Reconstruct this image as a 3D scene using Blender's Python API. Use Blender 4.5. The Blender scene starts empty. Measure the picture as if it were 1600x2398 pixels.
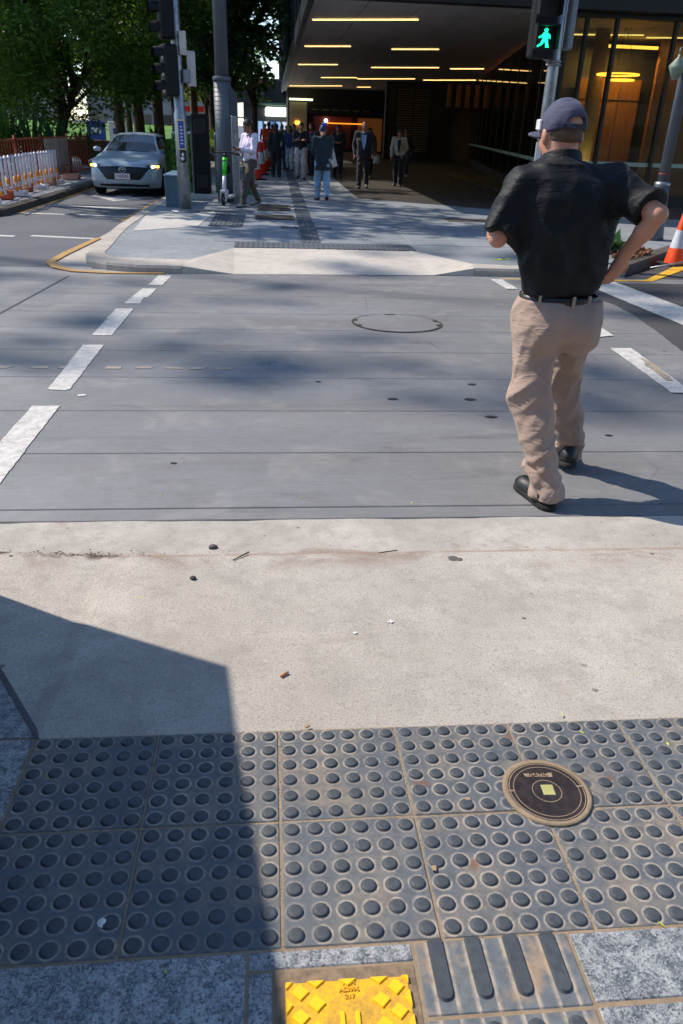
import bpy, bmesh, math, random, itertools
import numpy as np
from mathutils import Vector, Matrix, Euler

# ------------------------------------------------------------------ camera, sky, sun, exposure
SC = bpy.context.scene
COL = SC.collection
R = math.radians

def cam_axes(yaw, pitch, roll):
    f = Vector((math.sin(yaw)*math.cos(pitch), math.cos(yaw)*math.cos(pitch), -math.sin(pitch)))
    r = Vector((math.cos(yaw), -math.sin(yaw), 0)); u = r.cross(f)
    c, s = math.cos(roll), math.sin(roll)
    return c*r+s*u, -s*r+c*u, f
_cd = bpy.data.cameras.new('camera'); CAM = bpy.data.objects.new('camera', _cd); COL.objects.link(CAM)
_r, _u, _f = cam_axes(R(5.614), R(26.938), R(1.968))
CAM.matrix_world = Matrix(((_r.x, _u.x, -_f.x, 0), (_r.y, _u.y, -_f.y, 0), (_r.z, _u.z, -_f.z, 1.6), (0, 0, 0, 1)))
_cd.sensor_fit = 'VERTICAL'; _cd.sensor_height = 36; _cd.lens = 36*1768.4/2398
_cd.clip_start = .05; _cd.clip_end = 2000
_cd.dof.use_dof = True; _cd.dof.focus_distance = 3.2; _cd.dof.aperture_fstop = 9.0
SC.camera = CAM

SUN_AZ = (-.871, .491)          # horizontal direction towards the sun
SUN_EL = R(46)
W = bpy.data.worlds.new('World'); SC.world = W; W.use_nodes = True
_n = W.node_tree.nodes; _l = W.node_tree.links
for x in list(_n): _n.remove(x)
_sky = _n.new('ShaderNodeTexSky'); _sky.sky_type = 'NISHITA'; _sky.sun_disc = False
_sky.sun_elevation = SUN_EL; _sky.sun_rotation = math.atan2(SUN_AZ[0], SUN_AZ[1])
_sky.air_density = 1.0; _sky.dust_density = .2; _sky.ozone_density = 3.0
_bg = _n.new('ShaderNodeBackground'); _bg.inputs[1].default_value = .15
_out = _n.new('ShaderNodeOutputWorld'); _l.new(_sky.outputs[0], _bg.inputs[0]); _l.new(_bg.outputs[0], _out.inputs[0])
_sl = bpy.data.lights.new('sun', 'SUN'); _sl.energy = 3.9; _sl.angle = R(.7); _sl.color = (1, .905, .79)
_so = bpy.data.objects.new('sun', _sl); COL.objects.link(_so)
_sd = Vector((SUN_AZ[0]*math.cos(SUN_EL), SUN_AZ[1]*math.cos(SUN_EL), math.sin(SUN_EL)))
_so.rotation_euler = _sd.to_track_quat('Z', 'Y').to_euler(); _so.location = _sd*60
SC.view_settings.view_transform = 'Standard'; SC.view_settings.look = 'None'
SC.view_settings.exposure = 0.66; SC.view_settings.gamma = 1; SC.view_settings.use_curve_mapping = False
SC.render.engine = 'CYCLES'
SC.cycles.max_bounces = 7; SC.cycles.transparent_max_bounces = 24; SC.cycles.use_denoising = True
SC.cycles.caustics_reflective = False; SC.cycles.caustics_refractive = False; SC.cycles.sample_clamp_indirect = 6

# ------------------------------------------------------------------ helpers: scene objects
RNG = random.Random(7)
def tag(o, label=None, cat=None, group=None, kind=None):
    if label: o['label'] = label
    if cat: o['category'] = cat
    if group: o['group'] = group
    if kind: o['kind'] = kind
    return o
def empty(name, loc=(0, 0, 0), rz=0, label=None, cat=None, group=None, kind=None):
    o = bpy.data.objects.new(name, None); COL.objects.link(o); o.empty_display_size = .1
    o.location = loc; o.rotation_euler = (0, 0, rz)
    return tag(o, label, cat, group, kind)
def link(name, me, parent=None, loc=(0, 0, 0), rot=(0, 0, 0), scale=None):
    o = bpy.data.objects.new(name, me); COL.objects.link(o); o.location = loc; o.rotation_euler = rot
    if scale: o.scale = scale
    if parent: o.parent = parent
    return o
def copy_tree(o, parent=None):
    c = o.copy(); COL.objects.link(c)
    if parent: c.parent = parent
    for ch in list(o.children): copy_tree(ch, c)
    return c
def np_mesh(name, V, F, m=None, smooth=False):
    me = bpy.data.meshes.new(name)
    me.from_pydata(V.tolist() if hasattr(V, 'tolist') else V, [], F.tolist() if hasattr(F, 'tolist') else F)
    if m: me.materials.append(m)
    if smooth: me.polygons.foreach_set('use_smooth', [True]*len(me.polygons))
    me.update()
    return me

class MB:
    """collects shapes for one mesh"""
    def __init__(s): s.V = []; s.F = []; s.S = []
    def add(s, V, F, smooth=False):
        b = len(s.V); s.V += [tuple(v) for v in V]; s.F += [tuple(i+b for i in f) for f in F]; s.S += [smooth]*len(F); return s
    def box(s, c, d, rz=0, bevel=0):
        x, y, z = d[0]/2, d[1]/2, d[2]/2
        ca, sa = math.cos(rz), math.sin(rz)
        if bevel <= 0:
            V = [(-x, -y, -z), (x, -y, -z), (x, y, -z), (-x, y, -z), (-x, -y, z), (x, -y, z), (x, y, z), (-x, y, z)]
            F = [(0, 3, 2, 1), (4, 5, 6, 7), (0, 1, 5, 4), (1, 2, 6, 5), (2, 3, 7, 6), (3, 0, 4, 7)]
        else:
            e = min(bevel, x*.98, y*.98, z*.98)
            V = []; F = []
            for zz, k in ((-z, e), (-z+e, 0), (z-e, 0), (z, e)):
                a, b = x-k, y-k
                V += [(-a+e*(k == 0), -b, zz), (a-e*(k == 0), -b, zz), (a, -b+e*(k == 0), zz), (a, b-e*(k == 0), zz),
                      (a-e*(k == 0), b, zz), (-a+e*(k == 0), b, zz), (-a, b-e*(k == 0), zz), (-a, -b+e*(k == 0), zz)]
            for L in range(3):
                for i in range(8):
                    j = (i+1) % 8; F.append((L*8+i, L*8+j, L*8+8+j, L*8+8+i))
            F.append(tuple(range(7, -1, -1))); F.append(tuple(range(24, 32)))
        V = [(c[0]+a*ca-b*sa, c[1]+a*sa+b*ca, c[2]+h) for a, b, h in V]
        return s.add(V, F)
    def box2(s, a, b, bevel=0):
        return s.box([(a[i]+b[i])/2 for i in range(3)], [abs(b[i]-a[i]) for i in range(3)], 0, bevel)
    def prism(s, poly, z0, z1, zf=None):
        n = len(poly)
        t = [(x, y, (zf(x, y) if zf else 0)+z1) for x, y in poly]; b = [(x, y, (zf(x, y) if zf else 0)+z0) for x, y in poly]
        return s.add(b+t, [tuple(range(n-1, -1, -1)), tuple(range(n, 2*n))]+[(i, (i+1) % n, n+(i+1) % n, n+i) for i in range(n)])
    def quad(s, *p): return s.add(p, [tuple(range(len(p)))])
    def tube(s, path, r, n=8, caps=True, smooth=True):
        P = [Vector(p) for p in path]; m = len(P)
        rr = r if isinstance(r, (list, tuple)) else [r]*m
        V = []; up = None
        for i in range(m):
            d = (P[min(i+1, m-1)]-P[max(i-1, 0)]).normalized()
            if up is None:
                up = Vector((0, 0, 1)) if abs(d.z) < .9 else Vector((1, 0, 0))
            a = d.cross(up)
            if a.length < 1e-6: a = d.orthogonal()
            a.normalize(); b = a.cross(d).normalized(); up = b
            for k in range(n):
                t = 2*math.pi*k/n; V.append(P[i]+(a*math.cos(t)+b*math.sin(t))*rr[i])
        F = [(i*n+k, i*n+(k+1) % n, (i+1)*n+(k+1) % n, (i+1)*n+k) for i in range(m-1) for k in range(n)]
        s.add(V, F, smooth)
        if caps:
            b = len(s.V)-len(V); s.F += [tuple(b+k for k in range(n-1, -1, -1)), tuple(b+(m-1)*n+k for k in range(n))]; s.S += [False]*2
        return s
    def lathe(s, prof, c=(0, 0, 0), n=16, smooth=True, caps=True):
        V = [(c[0]+r*math.cos(2*math.pi*k/n), c[1]+r*math.sin(2*math.pi*k/n), c[2]+z) for r, z in prof for k in range(n)]
        m = len(prof)
        s.add(V, [(i*n+k, i*n+(k+1) % n, (i+1)*n+(k+1) % n, (i+1)*n+k) for i in range(m-1) for k in range(n)], smooth)
        if caps:
            b = len(s.V)-len(V); s.F += [tuple(b+k for k in range(n-1, -1, -1)), tuple(b+(m-1)*n+k for k in range(n))]; s.S += [False]*2
        return s
    def ring(s, c, r0, r1, z, n=48, h=0):
        V = []; 
        for k in range(n):
            t = 2*math.pi*k/n; V += [(c[0]+r0*math.cos(t), c[1]+r0*math.sin(t), c[2]+z), (c[0]+r1*math.cos(t), c[1]+r1*math.sin(t), c[2]+z)]
        return s.add(V, [(2*k, 2*k+1, 2*((k+1) % n)+1, 2*((k+1) % n)) for k in range(n)])
    def mesh(s, name, m):
        me = bpy.data.meshes.new(name); me.from_pydata(s.V, [], s.F)
        if m: me.materials.append(m)
        if any(s.S): me.polygons.foreach_set('use_smooth', s.S)
        me.update(); return me
    def build(s, name, m, parent=None, loc=(0, 0, 0), rot=(0, 0, 0)):
        return link(name, s.mesh(name, m), parent, loc, rot)

def text_mesh(txt, size, m, extrude=.0005):
    cu = bpy.data.curves.new('t', 'FONT'); cu.body = txt; cu.size = size; cu.extrude = extrude; cu.align_x = 'CENTER'; cu.align_y = 'CENTER'
    o = bpy.data.objects.new('t', cu); COL.objects.link(o)
    dg = bpy.context.evaluated_depsgraph_get()
    me = bpy.data.meshes.new_from_object(o.evaluated_get(dg)); me.materials.clear(); me.materials.append(m)
    bpy.data.objects.remove(o); bpy.data.curves.remove(cu); return me

# ------------------------------------------------------------------ helpers: materials
def lin(h):
    h = h.lstrip('#'); v = [int(h[i:i+2], 16)/255 for i in (0, 2, 4)]
    return tuple((c/12.92 if c <= .04045 else ((c+.055)/1.055)**2.4) for c in v)+(1,)
def col(c): return lin(c) if isinstance(c, str) else tuple(c)+(1,)*(4-len(c))
class NT:
    def __init__(s, name):
        s.m = bpy.data.materials.new(name); s.m.use_nodes = True; s.t = s.m.node_tree
        s.b = s.t.nodes['Principled BSDF']; s.o = s.t.nodes['Material Output']
    def n(s, typ, **kw):
        x = s.t.nodes.new('ShaderNode'+typ)
        for k, v in kw.items():
            if k in x.inputs: s.set(x.inputs[k], v)
            else: setattr(x, k, v)
        return x
    def set(s, inp, v):
        if hasattr(v, 'is_output') or isinstance(v, bpy.types.NodeSocket): s.t.links.new(v, inp)
        else: inp.default_value = v
    def coord(s, which='Object'): return s.n('TexCoord').outputs[which]
    def map(s, v, scale=(1, 1, 1), rot=(0, 0, 0), loc=(0, 0, 0)):
        x = s.n('Mapping'); s.t.links.new(v, x.inputs[0]); x.inputs['Scale'].default_value = scale; x.inputs['Rotation'].default_value = rot; x.inputs['Location'].default_value = loc
        return x.outputs[0]
    def noise(s, v, scale, detail=4, rough=.55, dist=0):
        x = s.n('TexNoise'); s.t.links.new(v, x.inputs['Vector']); x.inputs['Scale'].default_value = scale; x.inputs['Detail'].default_value = detail
        x.inputs['Roughness'].default_value = rough; x.inputs['Distortion'].default_value = dist; return x.outputs[0]
    def voro(s, v, scale, feature='F1', rnd=1):
        x = s.n('TexVoronoi'); x.feature = feature; s.t.links.new(v, x.inputs['Vector']); x.inputs['Scale'].default_value = scale; x.inputs['Randomness'].default_value = rnd
        return x.outputs['Distance']
    def ramp(s, v, a, b, lo=0., hi=1.):
        x = s.n('MapRange'); x.interpolation_type = 'SMOOTHSTEP'; s.t.links.new(v, x.inputs[0])
        for i, k in enumerate((a, b, lo, hi)): x.inputs[i+1].default_value = k
        return x.outputs[0]
    def math(s, op, a, b=0.):
        x = s.n('Math'); x.operation = op; s.set(x.inputs[0], a); s.set(x.inputs[1], b); return x.outputs[0]
    def mix(s, f, a, b, mode='MIX'):
        x = s.n('MixRGB'); x.blend_type = mode; s.set(x.inputs[0], f)
        s.set(x.inputs[1], a if not isinstance(a, (str, tuple, list)) else col(a)); s.set(x.inputs[2], b if not isinstance(b, (str, tuple, list)) else col(b)); return x.outputs[0]
    def bump(s, h, strength=.3, dist=.01):
        x = s.n('Bump'); s.t.links.new(h, x.inputs['Height']); x.inputs['Strength'].default_value = strength; x.inputs['Distance'].default_value = dist
        s.t.links.new(x.outputs[0], s.b.inputs['Normal'])
    def base(s, c): s.set(s.b.inputs['Base Color'], c if not isinstance(c, (str, tuple, list)) else col(c)); return s
    def rough(s, r): s.set(s.b.inputs['Roughness'], r); return s
    def prop(s, k, v): s.set(s.b.inputs[k], v); return s
MATS = {}
def M(name, c='#808080', rough=.6, metal=0., var=.15, scale=6., bump=0., bscale=None, spec=.5, emit=None, estr=0., coat=0.):
    if name in MATS: return MATS[name]
    t = NT(name); c4 = col(c)
    co = t.coord()
    nz = t.noise(co, scale, 5, .6)
    f = t.ramp(nz, .3, .7)
    dk = tuple(v*(1-var) for v in c4[:3]); lt = tuple(min(1, v*(1+var)) for v in c4[:3])
    t.base(t.mix(f, dk, lt)); t.rough(t.ramp(nz, .2, .8, max(.02, rough-.08), min(1, rough+.08)))
    t.b.inputs['Metallic'].default_value = metal; t.b.inputs['Specular IOR Level'].default_value = spec
    if coat: t.b.inputs['Coat Weight'].default_value = coat; t.b.inputs['Coat Roughness'].default_value = .06
    if emit: t.b.inputs['Emission Color'].default_value = col(emit); t.b.inputs['Emission Strength'].default_value = estr
    if bump: t.bump(t.noise(co, bscale or scale*8, 4, .6), bump, .004)
    MATS[name] = t.m; return t.m
def EM(name, c, strength):
    if name in MATS: return MATS[name]
    t = NT(name); t.b.inputs['Base Color'].default_value = col(c); t.b.inputs['Emission Color'].default_value = col(c); t.b.inputs['Emission Strength'].default_value = strength
    MATS[name] = t.m; return t.m
def glass_mat(name, tint='#ffffff', ior=1.5, rough=0.0, boost=1.0, dirt=.0):
    if name in MATS: return MATS[name]
    t = NT(name); tr = t.n('BsdfTransparent'); tr.inputs[0].default_value = col(tint)
    gl = t.n('BsdfGlossy'); gl.inputs['Roughness'].default_value = rough
    fr = t.n('Fresnel'); fr.inputs[0].default_value = ior
    mx = t.n('MixShader'); t.t.links.new(t.math('MULTIPLY', fr.outputs[0], boost), mx.inputs[0]); t.t.links.new(tr.outputs[0], mx.inputs[1]); t.t.links.new(gl.outputs[0], mx.inputs[2])
    t.t.links.new(mx.outputs[0], t.o.inputs[0]); MATS[name] = t.m; return t.m
# ------------------------------------------------------------------ surface materials
def concrete(name, c1, c2, scale=1.0, rough=.85, speck=.5, stain=None, stain_c='#6b5a48', bump=.25, spots=0., band=0.):
    t = NT(name); co = t.n('NewGeometry').outputs['Position']
    big = t.noise(co, 1.3*scale, 5, .6, .4); mid = t.noise(co, 9*scale, 6, .7); fine = t.noise(co, 160*scale, 3, .7)
    c = t.mix(t.ramp(big, .3, .72), c1, c2)
    c = t.mix(t.ramp(mid, .40, .70, 0, .5), c, tuple(v*.72 for v in col(c1)[:3]))
    c = t.mix(t.ramp(fine, .45, .7, 0, speck*.8), c, tuple(v*.5 for v in col(c1)[:3]))
    c = t.mix(t.ramp(t.noise(co, 90*scale, 2, .5), .62, .8, 0, speck*.35), c, '#d8d2c8')
    if stain:
        s = t.noise(t.map(co, (1, 2.2, 1), (0, 0, .15)), stain, 6, .65, .8)
        c = t.mix(t.ramp(s, .56, .78, 0, .5), c, stain_c)
    if spots:
        v = t.voro(co, 5.5*scale); k = t.ramp(t.noise(co, 1.1, 2), .38, .55)
        v3 = t.voro(co, 34*scale); c = t.mix(t.math('MULTIPLY', t.ramp(v3, .06, .1, spots*.8, 0), t.ramp(t.noise(co, 6, 3), .5, .6)), c, '#4d443c'); v4 = t.noise(t.map(co, (3, 20, 1), (0, 0, .4)), 4, 4, .7); c = t.mix(t.ramp(v4, .66, .74, 0, .35), c, '#7d756c')
        c = t.mix(t.math('MULTIPLY', t.ramp(v, .045, .06, spots, 0), k), c, '#2b2a2b')
        v2 = t.voro(co, 14*scale); c = t.mix(t.ramp(v2, .03, .045, spots*.7, 0), c, '#39342f')
    if band:
        sp_ = t.n('SeparateXYZ'); t.t.links.new(co, sp_.inputs[0]); dy = t.math('ABSOLUTE', t.math('SUBTRACT', sp_.outputs[1], band))
        s1 = t.noise(t.map(co, (1, 1.6, 1)), 2.1, 7, .7, .9); k1 = t.math('MULTIPLY', t.ramp(s1, .48, .62), t.ramp(dy, .04, .17, 1, 0)); c = t.mix(t.math('MULTIPLY', k1, .62), c, '#7d6858')
        s2 = t.noise(co, 7, 6, .7, .5); c = t.mix(t.math('MULTIPLY', t.ramp(dy, .004, .022, .75, 0), t.ramp(s2, .35, .6, .35, 1)), c, '#8a705f')
        c = t.mix(t.math('MULTIPLY', t.math('MULTIPLY', t.ramp(sp_.outputs[0], -.75, -.4, 1, 0), t.ramp(dy, .01, .05, 1, 0)), t.ramp(s2, .4, .55)), c, '#4a3a2b')
    t.base(c); t.rough(t.ramp(mid, .2, .8, rough-.1, min(1, rough+.08)))
    t.bump(t.math('ADD', fine, t.math('MULTIPLY', mid, .6)), bump, .004)
    return t.m
M_RAMP = concrete('ramp concrete', '#a29b91', '#b4ada2', 1.0, .85, .9, 1.6, '#877c70', .4, .8, 2.53)
M_GUTTER = concrete('gutter concrete', '#a09a91', '#bab3a9', 1.6, .88, .9, 2.6, '#75614f', .4, .7, 2.53)
M_FARRAMP = concrete('far ramp concrete', '#b5ada2', '#c2bab0', .8, .88, .4, 1.2, '#94816c', .25)
M_KERB = concrete('kerb concrete', '#a29a90', '#b6aea4', .9, .88, .4, 1.8, '#6d5a46', .3)
M_DARKKERB = concrete('old dark kerb', '#3c3733', '#5a524b', 1.2, .9, .7, 2.5, '#8a7f72', .6)
M_PATHCONC = concrete('pale path concrete', '#b0aca6', '#bdb9b3', .8, .75, .3, 1.0, '#8c8378', .2)
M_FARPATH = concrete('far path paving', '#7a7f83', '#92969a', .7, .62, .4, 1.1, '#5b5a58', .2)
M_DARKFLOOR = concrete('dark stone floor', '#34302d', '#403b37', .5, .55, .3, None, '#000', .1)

def road_mat():
    t = NT('road concrete'); co = t.n('NewGeometry').outputs['Position']
    big = t.noise(t.map(co, (.6, 1.1, 1)), .55, 5, .6, .5); mid = t.noise(co, 6, 6, .65); fine = t.noise(co, 220, 3, .7)
    broom = t.noise(t.map(co, (1.2, 60, 1)), 5, 3, .6)
    c = t.mix(t.ramp(big, .3, .7), '#6e6f71', '#808183')
    c = t.mix(t.ramp(mid, .42, .7, 0, .5), c, '#62615f'); c = t.mix(t.ramp(fine, .45, .7, 0, .6), c, '#504f4e'); c = t.mix(t.ramp(broom, .45, .7, 0, .3), c, '#9a9895')
    v = t.voro(t.map(co, (1, .9, 1)), 2.1); k = t.ramp(t.noise(co, .8, 2), .5, .62)
    c = t.mix(t.math('MULTIPLY', t.ramp(v, .05, .062, .85, 0), k), c, '#1f2023')
    v2 = t.voro(co, 7.5); c = t.mix(t.ramp(v2, .028, .04, .5, 0), c, '#303236')
    oil = t.noise(t.map(co, (.35, 2.5, 1)), 1.4, 4, .6, .6); c = t.mix(t.ramp(oil, .54, .74, 0, .5), c, '#4b4845')
    pol = t.noise(t.map(co, (.06, 1.1, 1)), 1.0, 3, .55); c = t.mix(t.ramp(pol, .42, .62, 0, .35), c, '#6a6866'); blo = t.noise(co, 2.3, 5, .7, .6); c = t.mix(t.ramp(blo, .5, .68, 0, .28), c, '#9a9792')
    crk = t.voro(t.map(co, (1, .6, 1)), .9, 'DISTANCE_TO_EDGE'); c = t.mix(t.math('MULTIPLY', t.ramp(crk, .0015, .006, .55, 0), t.ramp(t.noise(co, .7, 2), .55, .62)), c, '#3a3937')
    tan = t.noise(t.map(co, (1.5, 1, 1)), 3, 3, .6); c = t.mix(t.ramp(tan, .66, .8, 0, .25), c, '#9a8c7c')
    t.base(c); t.rough(t.ramp(mid, .2, .8, .5, .68)); t.bump(t.math('ADD', t.math('ADD', fine, broom), mid), .22, .003)
    return t.m
M_ROAD = road_mat()
def asphalt_mat(name, a, b):
    t = NT(name); co = t.n('NewGeometry').outputs['Position']
    big = t.noise(co, .9, 5, .6); st = t.voro(co, 130); fine = t.noise(co, 300, 2, .7)
    c = t.mix(t.ramp(big, .3, .7), a, b); c = t.mix(t.ramp(st, .1, .55, .55, 0), c, '#6d6a66'); c = t.mix(t.ramp(fine, .4, .7, 0, .5), c, '#19191b')
    t.base(c); t.rough(.82); t.bump(t.math('ADD', st, fine), .5, .004); return t.m
M_ASPH = asphalt_mat('dark asphalt', '#353437', '#414043')
M_LANE = asphalt_mat('lane asphalt', '#4d5259', '#5c6067')
def paint_mat(name, c, under, wear=.5):
    t = NT(name); co = t.n('NewGeometry').outputs['Position']
    n1 = t.noise(co, 18, 6, .75); n2 = t.noise(co, 140, 3, .7)
    k = t.ramp(t.math('ADD', t.math('MULTIPLY', n1, .65), t.math('MULTIPLY', n2, .35)), .5-.12*wear, .66, .0, .75*wear)
    cc = t.mix(t.ramp(t.noise(co, 3, 4), .3, .7, 0, .35), c, tuple(v*.8 for v in col(c)[:3]))
    t.base(t.mix(k, cc, under)); t.rough(.75); t.bump(n2, .3, .003); return t.m
M_WPAINT = paint_mat('worn white road paint', '#cbc8c1', '#777573', .95)
M_YPAINT = paint_mat('worn yellow road paint', '#b98a35', '#77706a', 1.0)
M_YPAINT2 = paint_mat('yellow road paint', '#d9a514', '#5c5850', .6)

def granite(name, a, b, d, sc=1.0):
    t = NT(name); co = t.n('NewGeometry').outputs['Position']
    oi = t.n('ObjectInfo').outputs['Random']
    n1 = t.noise(co, 34*sc, 8, .78, .8); n2 = t.voro(co, 210*sc); n3 = t.noise(co, 150*sc, 4, .75)
    c = t.mix(t.ramp(n1, .38, .62), a, b); c = t.mix(t.ramp(n3, .5, .64, 0, .9), c, d); c = t.mix(t.ramp(n2, .1, .5, .35, 0), c, '#dfe2e4')
    c = t.mix(t.math('MULTIPLY', oi, .25), c, '#3f454c')
    t.base(c); t.rough(t.ramp(n1, .3, .7, .45, .7)); t.bump(t.math('ADD', n1, n3), .35, .003); return t.m
M_GRAN = granite('flamed granite', '#565c61', '#a3a5a5', '#262b30')
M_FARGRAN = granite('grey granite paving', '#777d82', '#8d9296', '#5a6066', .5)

def tile_mat():
    """dark slate tactile paver with sandy dirt caught round the foot of every stud"""
    t = NT('slate tactile paver'); co = t.coord(); pos = t.n('NewGeometry').outputs['Position']
    sep = t.n('SeparateXYZ'); t.t.links.new(co, sep.inputs[0])
    def cell(k):
        a = t.math('DIVIDE', sep.outputs[k], .05); return t.math('MULTIPLY', t.math('SUBTRACT', t.math('FRACT', t.math('ADD', a, 20.0)), .5), .05)
    fx, fy = cell(0), cell(1)
    r = t.math('SQRT', t.math('ADD', t.math('MULTIPLY', fx, fx), t.math('MULTIPLY', fy, fy)))
    n1 = t.noise(pos, 45, 5, .7); n2 = t.noise(pos, 380, 3, .7); n3 = t.noise(pos, 7, 4, .6)
    ring = t.math('MULTIPLY', t.ramp(r, .0155, .0185), t.ramp(r, .0185, .0235, 1, 0))
    oi = t.n('ObjectInfo').outputs['Random']; n4 = t.noise(pos, 3.2, 4, .65)
    ring = t.math('MULTIPLY', t.math('MULTIPLY', ring, t.ramp(n1, .3, .6, .1, 1)), t.ramp(n4, .38, .62, .25, 1))
    c = t.mix(t.ramp(n1, .3, .7), '#50565b', '#64686b')
    c = t.mix(t.math('MULTIPLY', oi, .35), c, '#474d54')
    dirt = t.math('MULTIPLY', t.math('MULTIPLY', t.ramp(n3, .44, .66), t.ramp(n1, .3, .65, .35, 1)), t.ramp(r, .0135, .018))
    c = t.mix(t.math('MULTIPLY', dirt, .52), c, '#98866f')
    scf = t.noise(t.map(pos, (2, 30, 1), (0, 0, .7)), 6, 4, .7); c = t.mix(t.ramp(scf, .62, .75, 0, .35), c, '#8b9093')
    c = t.mix(t.math('MULTIPLY', ring, .8), c, '#b3a797')
    c = t.mix(t.ramp(r, .0125, .0155, .85, 0), c, '#3d4249')
    c = t.mix(t.ramp(n2, .5, .75, 0, .35), c, '#2c3035'); c = t.mix(t.ramp(n2, .25, .42, .3, 0), c, '#8d9296')
    rust = t.noise(pos, 13, 3, .5); c = t.mix(t.math('MULTIPLY', t.ramp(rust, .67, .76, 0, .6), t.ramp(r, .014, .018)), c, '#7b4a2a')
    t.base(c); t.rough(t.ramp(n1, .2, .8, .55, .8)); t.bump(t.math('ADD', n2, n1), .3, .002); return t.m
M_TILE = tile_mat()
M_BARTILE = concrete('slate bar paver', '#565c61', '#6e7172', 5, .7, .9, 9, '#a58d70', .4)
def bartile_mat():
    t = NT('slate bar paver with dirt'); co = t.coord(); pos = t.n('NewGeometry').outputs['Position']; sep = t.n('SeparateXYZ'); t.t.links.new(co, sep.inputs[0])
    f = t.math('FRACT', t.math('ADD', t.math('DIVIDE', t.math('SUBTRACT', sep.outputs[0], .283), .07167), 10.5)); ad = t.math('MULTIPLY', t.math('ABSOLUTE', t.math('SUBTRACT', f, .5)), .07167)
    n1 = t.noise(pos, 45, 5, .7); n2 = t.noise(pos, 380, 3, .7); n3 = t.noise(pos, 9, 4, .6)
    c = t.mix(t.ramp(n1, .3, .7), '#565c61', '#6c7072'); c = t.mix(t.ramp(n2, .5, .75, 0, .45), c, '#2f3338')
    e = t.math('MULTIPLY', t.math('MULTIPLY', t.ramp(ad, .0135, .0165), t.ramp(ad, .0165, .026, 1, 0)), t.ramp(n1, .3, .6, .3, 1)); c = t.mix(t.math('MULTIPLY', e, .85), c, '#b3a38f')
    c = t.mix(t.math('MULTIPLY', t.ramp(n3, .5, .66), .65), c, '#a5896a'); t.base(c); t.rough(.75); t.bump(t.math('ADD', n1, n2), .35, .002); return t.m
M_BARTILE = bartile_mat()
def dome_mat():
    t = NT('worn slate stud'); pos = t.n('NewGeometry').outputs['Position']; oi = t.n('ObjectInfo').outputs['Random']
    n1 = t.noise(pos, 60, 5, .7); n2 = t.noise(pos, 420, 3, .7)
    c = t.mix(t.ramp(n1, .3, .7), '#343a41', '#454b50'); c = t.mix(t.ramp(n2, .5, .75, 0, .5), c, '#5f6467'); c = t.mix(t.math('MULTIPLY', oi, .25), c, '#2d3338')
    t.base(c); t.rough(.62); t.bump(n2, .35, .002); return t.m
M_DOME = dome_mat()
M_GROUT = concrete('sandy grout', '#a08b71', '#b59d80', 6, .95, .9, None, '#000', .8)
M_BLACKGAP = M('black gap', '#15130f', .95, var=.3, scale=30)

M_STEEL = M('galvanised steel', '#8d9296', .42, .75, .25, 9, .1)
M_STEEL_D = M('weathered galvanised steel', '#7b8085', .5, .55, .3, 14, .15)
M_GREYPAINT = M('grey pole paint', '#565d64', .5, 0., .12, 3, .05)
M_BLACKP = M('black plastic', '#08090a', .55, 0, .3, 8)
M_NAVYP = M('dark housing', '#070a0d', .6, 0, .25, 8, spec=.3)
M_TEAL = M('teal grey metal', '#42606c', .5, .0, .15, 4)
M_WHITEP = M('white plastic', '#d4d2cf', .5, 0, .08, 12)
M_ORANGE = M('orange plastic', '#f04a06', .5, 0, .12, 8)
M_RUSTO = M('faded orange fence paint', '#8a3413', .7, 0, .4, 9)
M_SALMON = M('faded orange block', '#c0552f', .8, 0, .25, 8, .2)
M_SALMON2 = M('pale worn block', '#b98573', .85, 0, .2, 8, .2)
M_RED = M('red plastic', '#d8200f', .5, 0, .1, 8)
M_GREENP = M('bright green scooter paint', '#2fd91a', .35, 0, .08, 6, spec=.6, coat=.3)
M_RUBBER = M('black rubber', '#151515', .85, 0, .2, 30, .2)
M_CHROME = M('chrome', '#d8dade', .12, 1., .05, 4)
M_MIRROR = M('dark glass', '#0c1013', .05, 0, .1, 2, spec=.9)
# ------------------------------------------------------------------ ground, road, footpaths
def zr(y): return .112-.0297*(y-2.84) if y < 10 else -.1006
g = MB().quad((-900, -300, -.36), (900, -300, -.36), (900, 1500, -.36), (-900, 1500, -.36)).build('ground', M_LANE); tag(g, 'grey ground sheet under the whole street', kind='structure')

road = MB().quad((-60, 2.8, .08), (60, 2.8, .08), (60, 10.4, -.16), (-60, 10.4, -.16)).build('road', M_BLACKGAP)
tag(road, 'grey concrete cross street with joints between its slabs', kind='structure')
JY = [2.852, 2.972, 3.643, 4.352, 5.094, 5.87, 6.68, 7.414, 8.43, 9.3, 10.3]
for i in range(len(JY)-1):
    a, b = JY[i]+.0035, JY[i+1]-.0035
    if i == 9: b = 10.3
    m = MB(); e = .004
    V = [(-60, a, zr(a)-.05), (60, a, zr(a)-.05), (60, a, zr(a)-e), (-60, a, zr(a)-e), (-60, a+e, zr(a)), (60, a+e, zr(a)), (60, b-e, zr(b)), (-60, b-e, zr(b)), (-60, b, zr(b)-e), (60, b, zr(b)-e), (60, b, zr(b)-.06), (-60, b, zr(b)-.06)]
    m.add(V, [(0, 1, 2, 3), (3, 2, 5, 4), (4, 5, 6, 7), (7, 6, 9, 8), (8, 9, 10, 11)])
    m.build('road_slab', M_ROAD, road)
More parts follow.
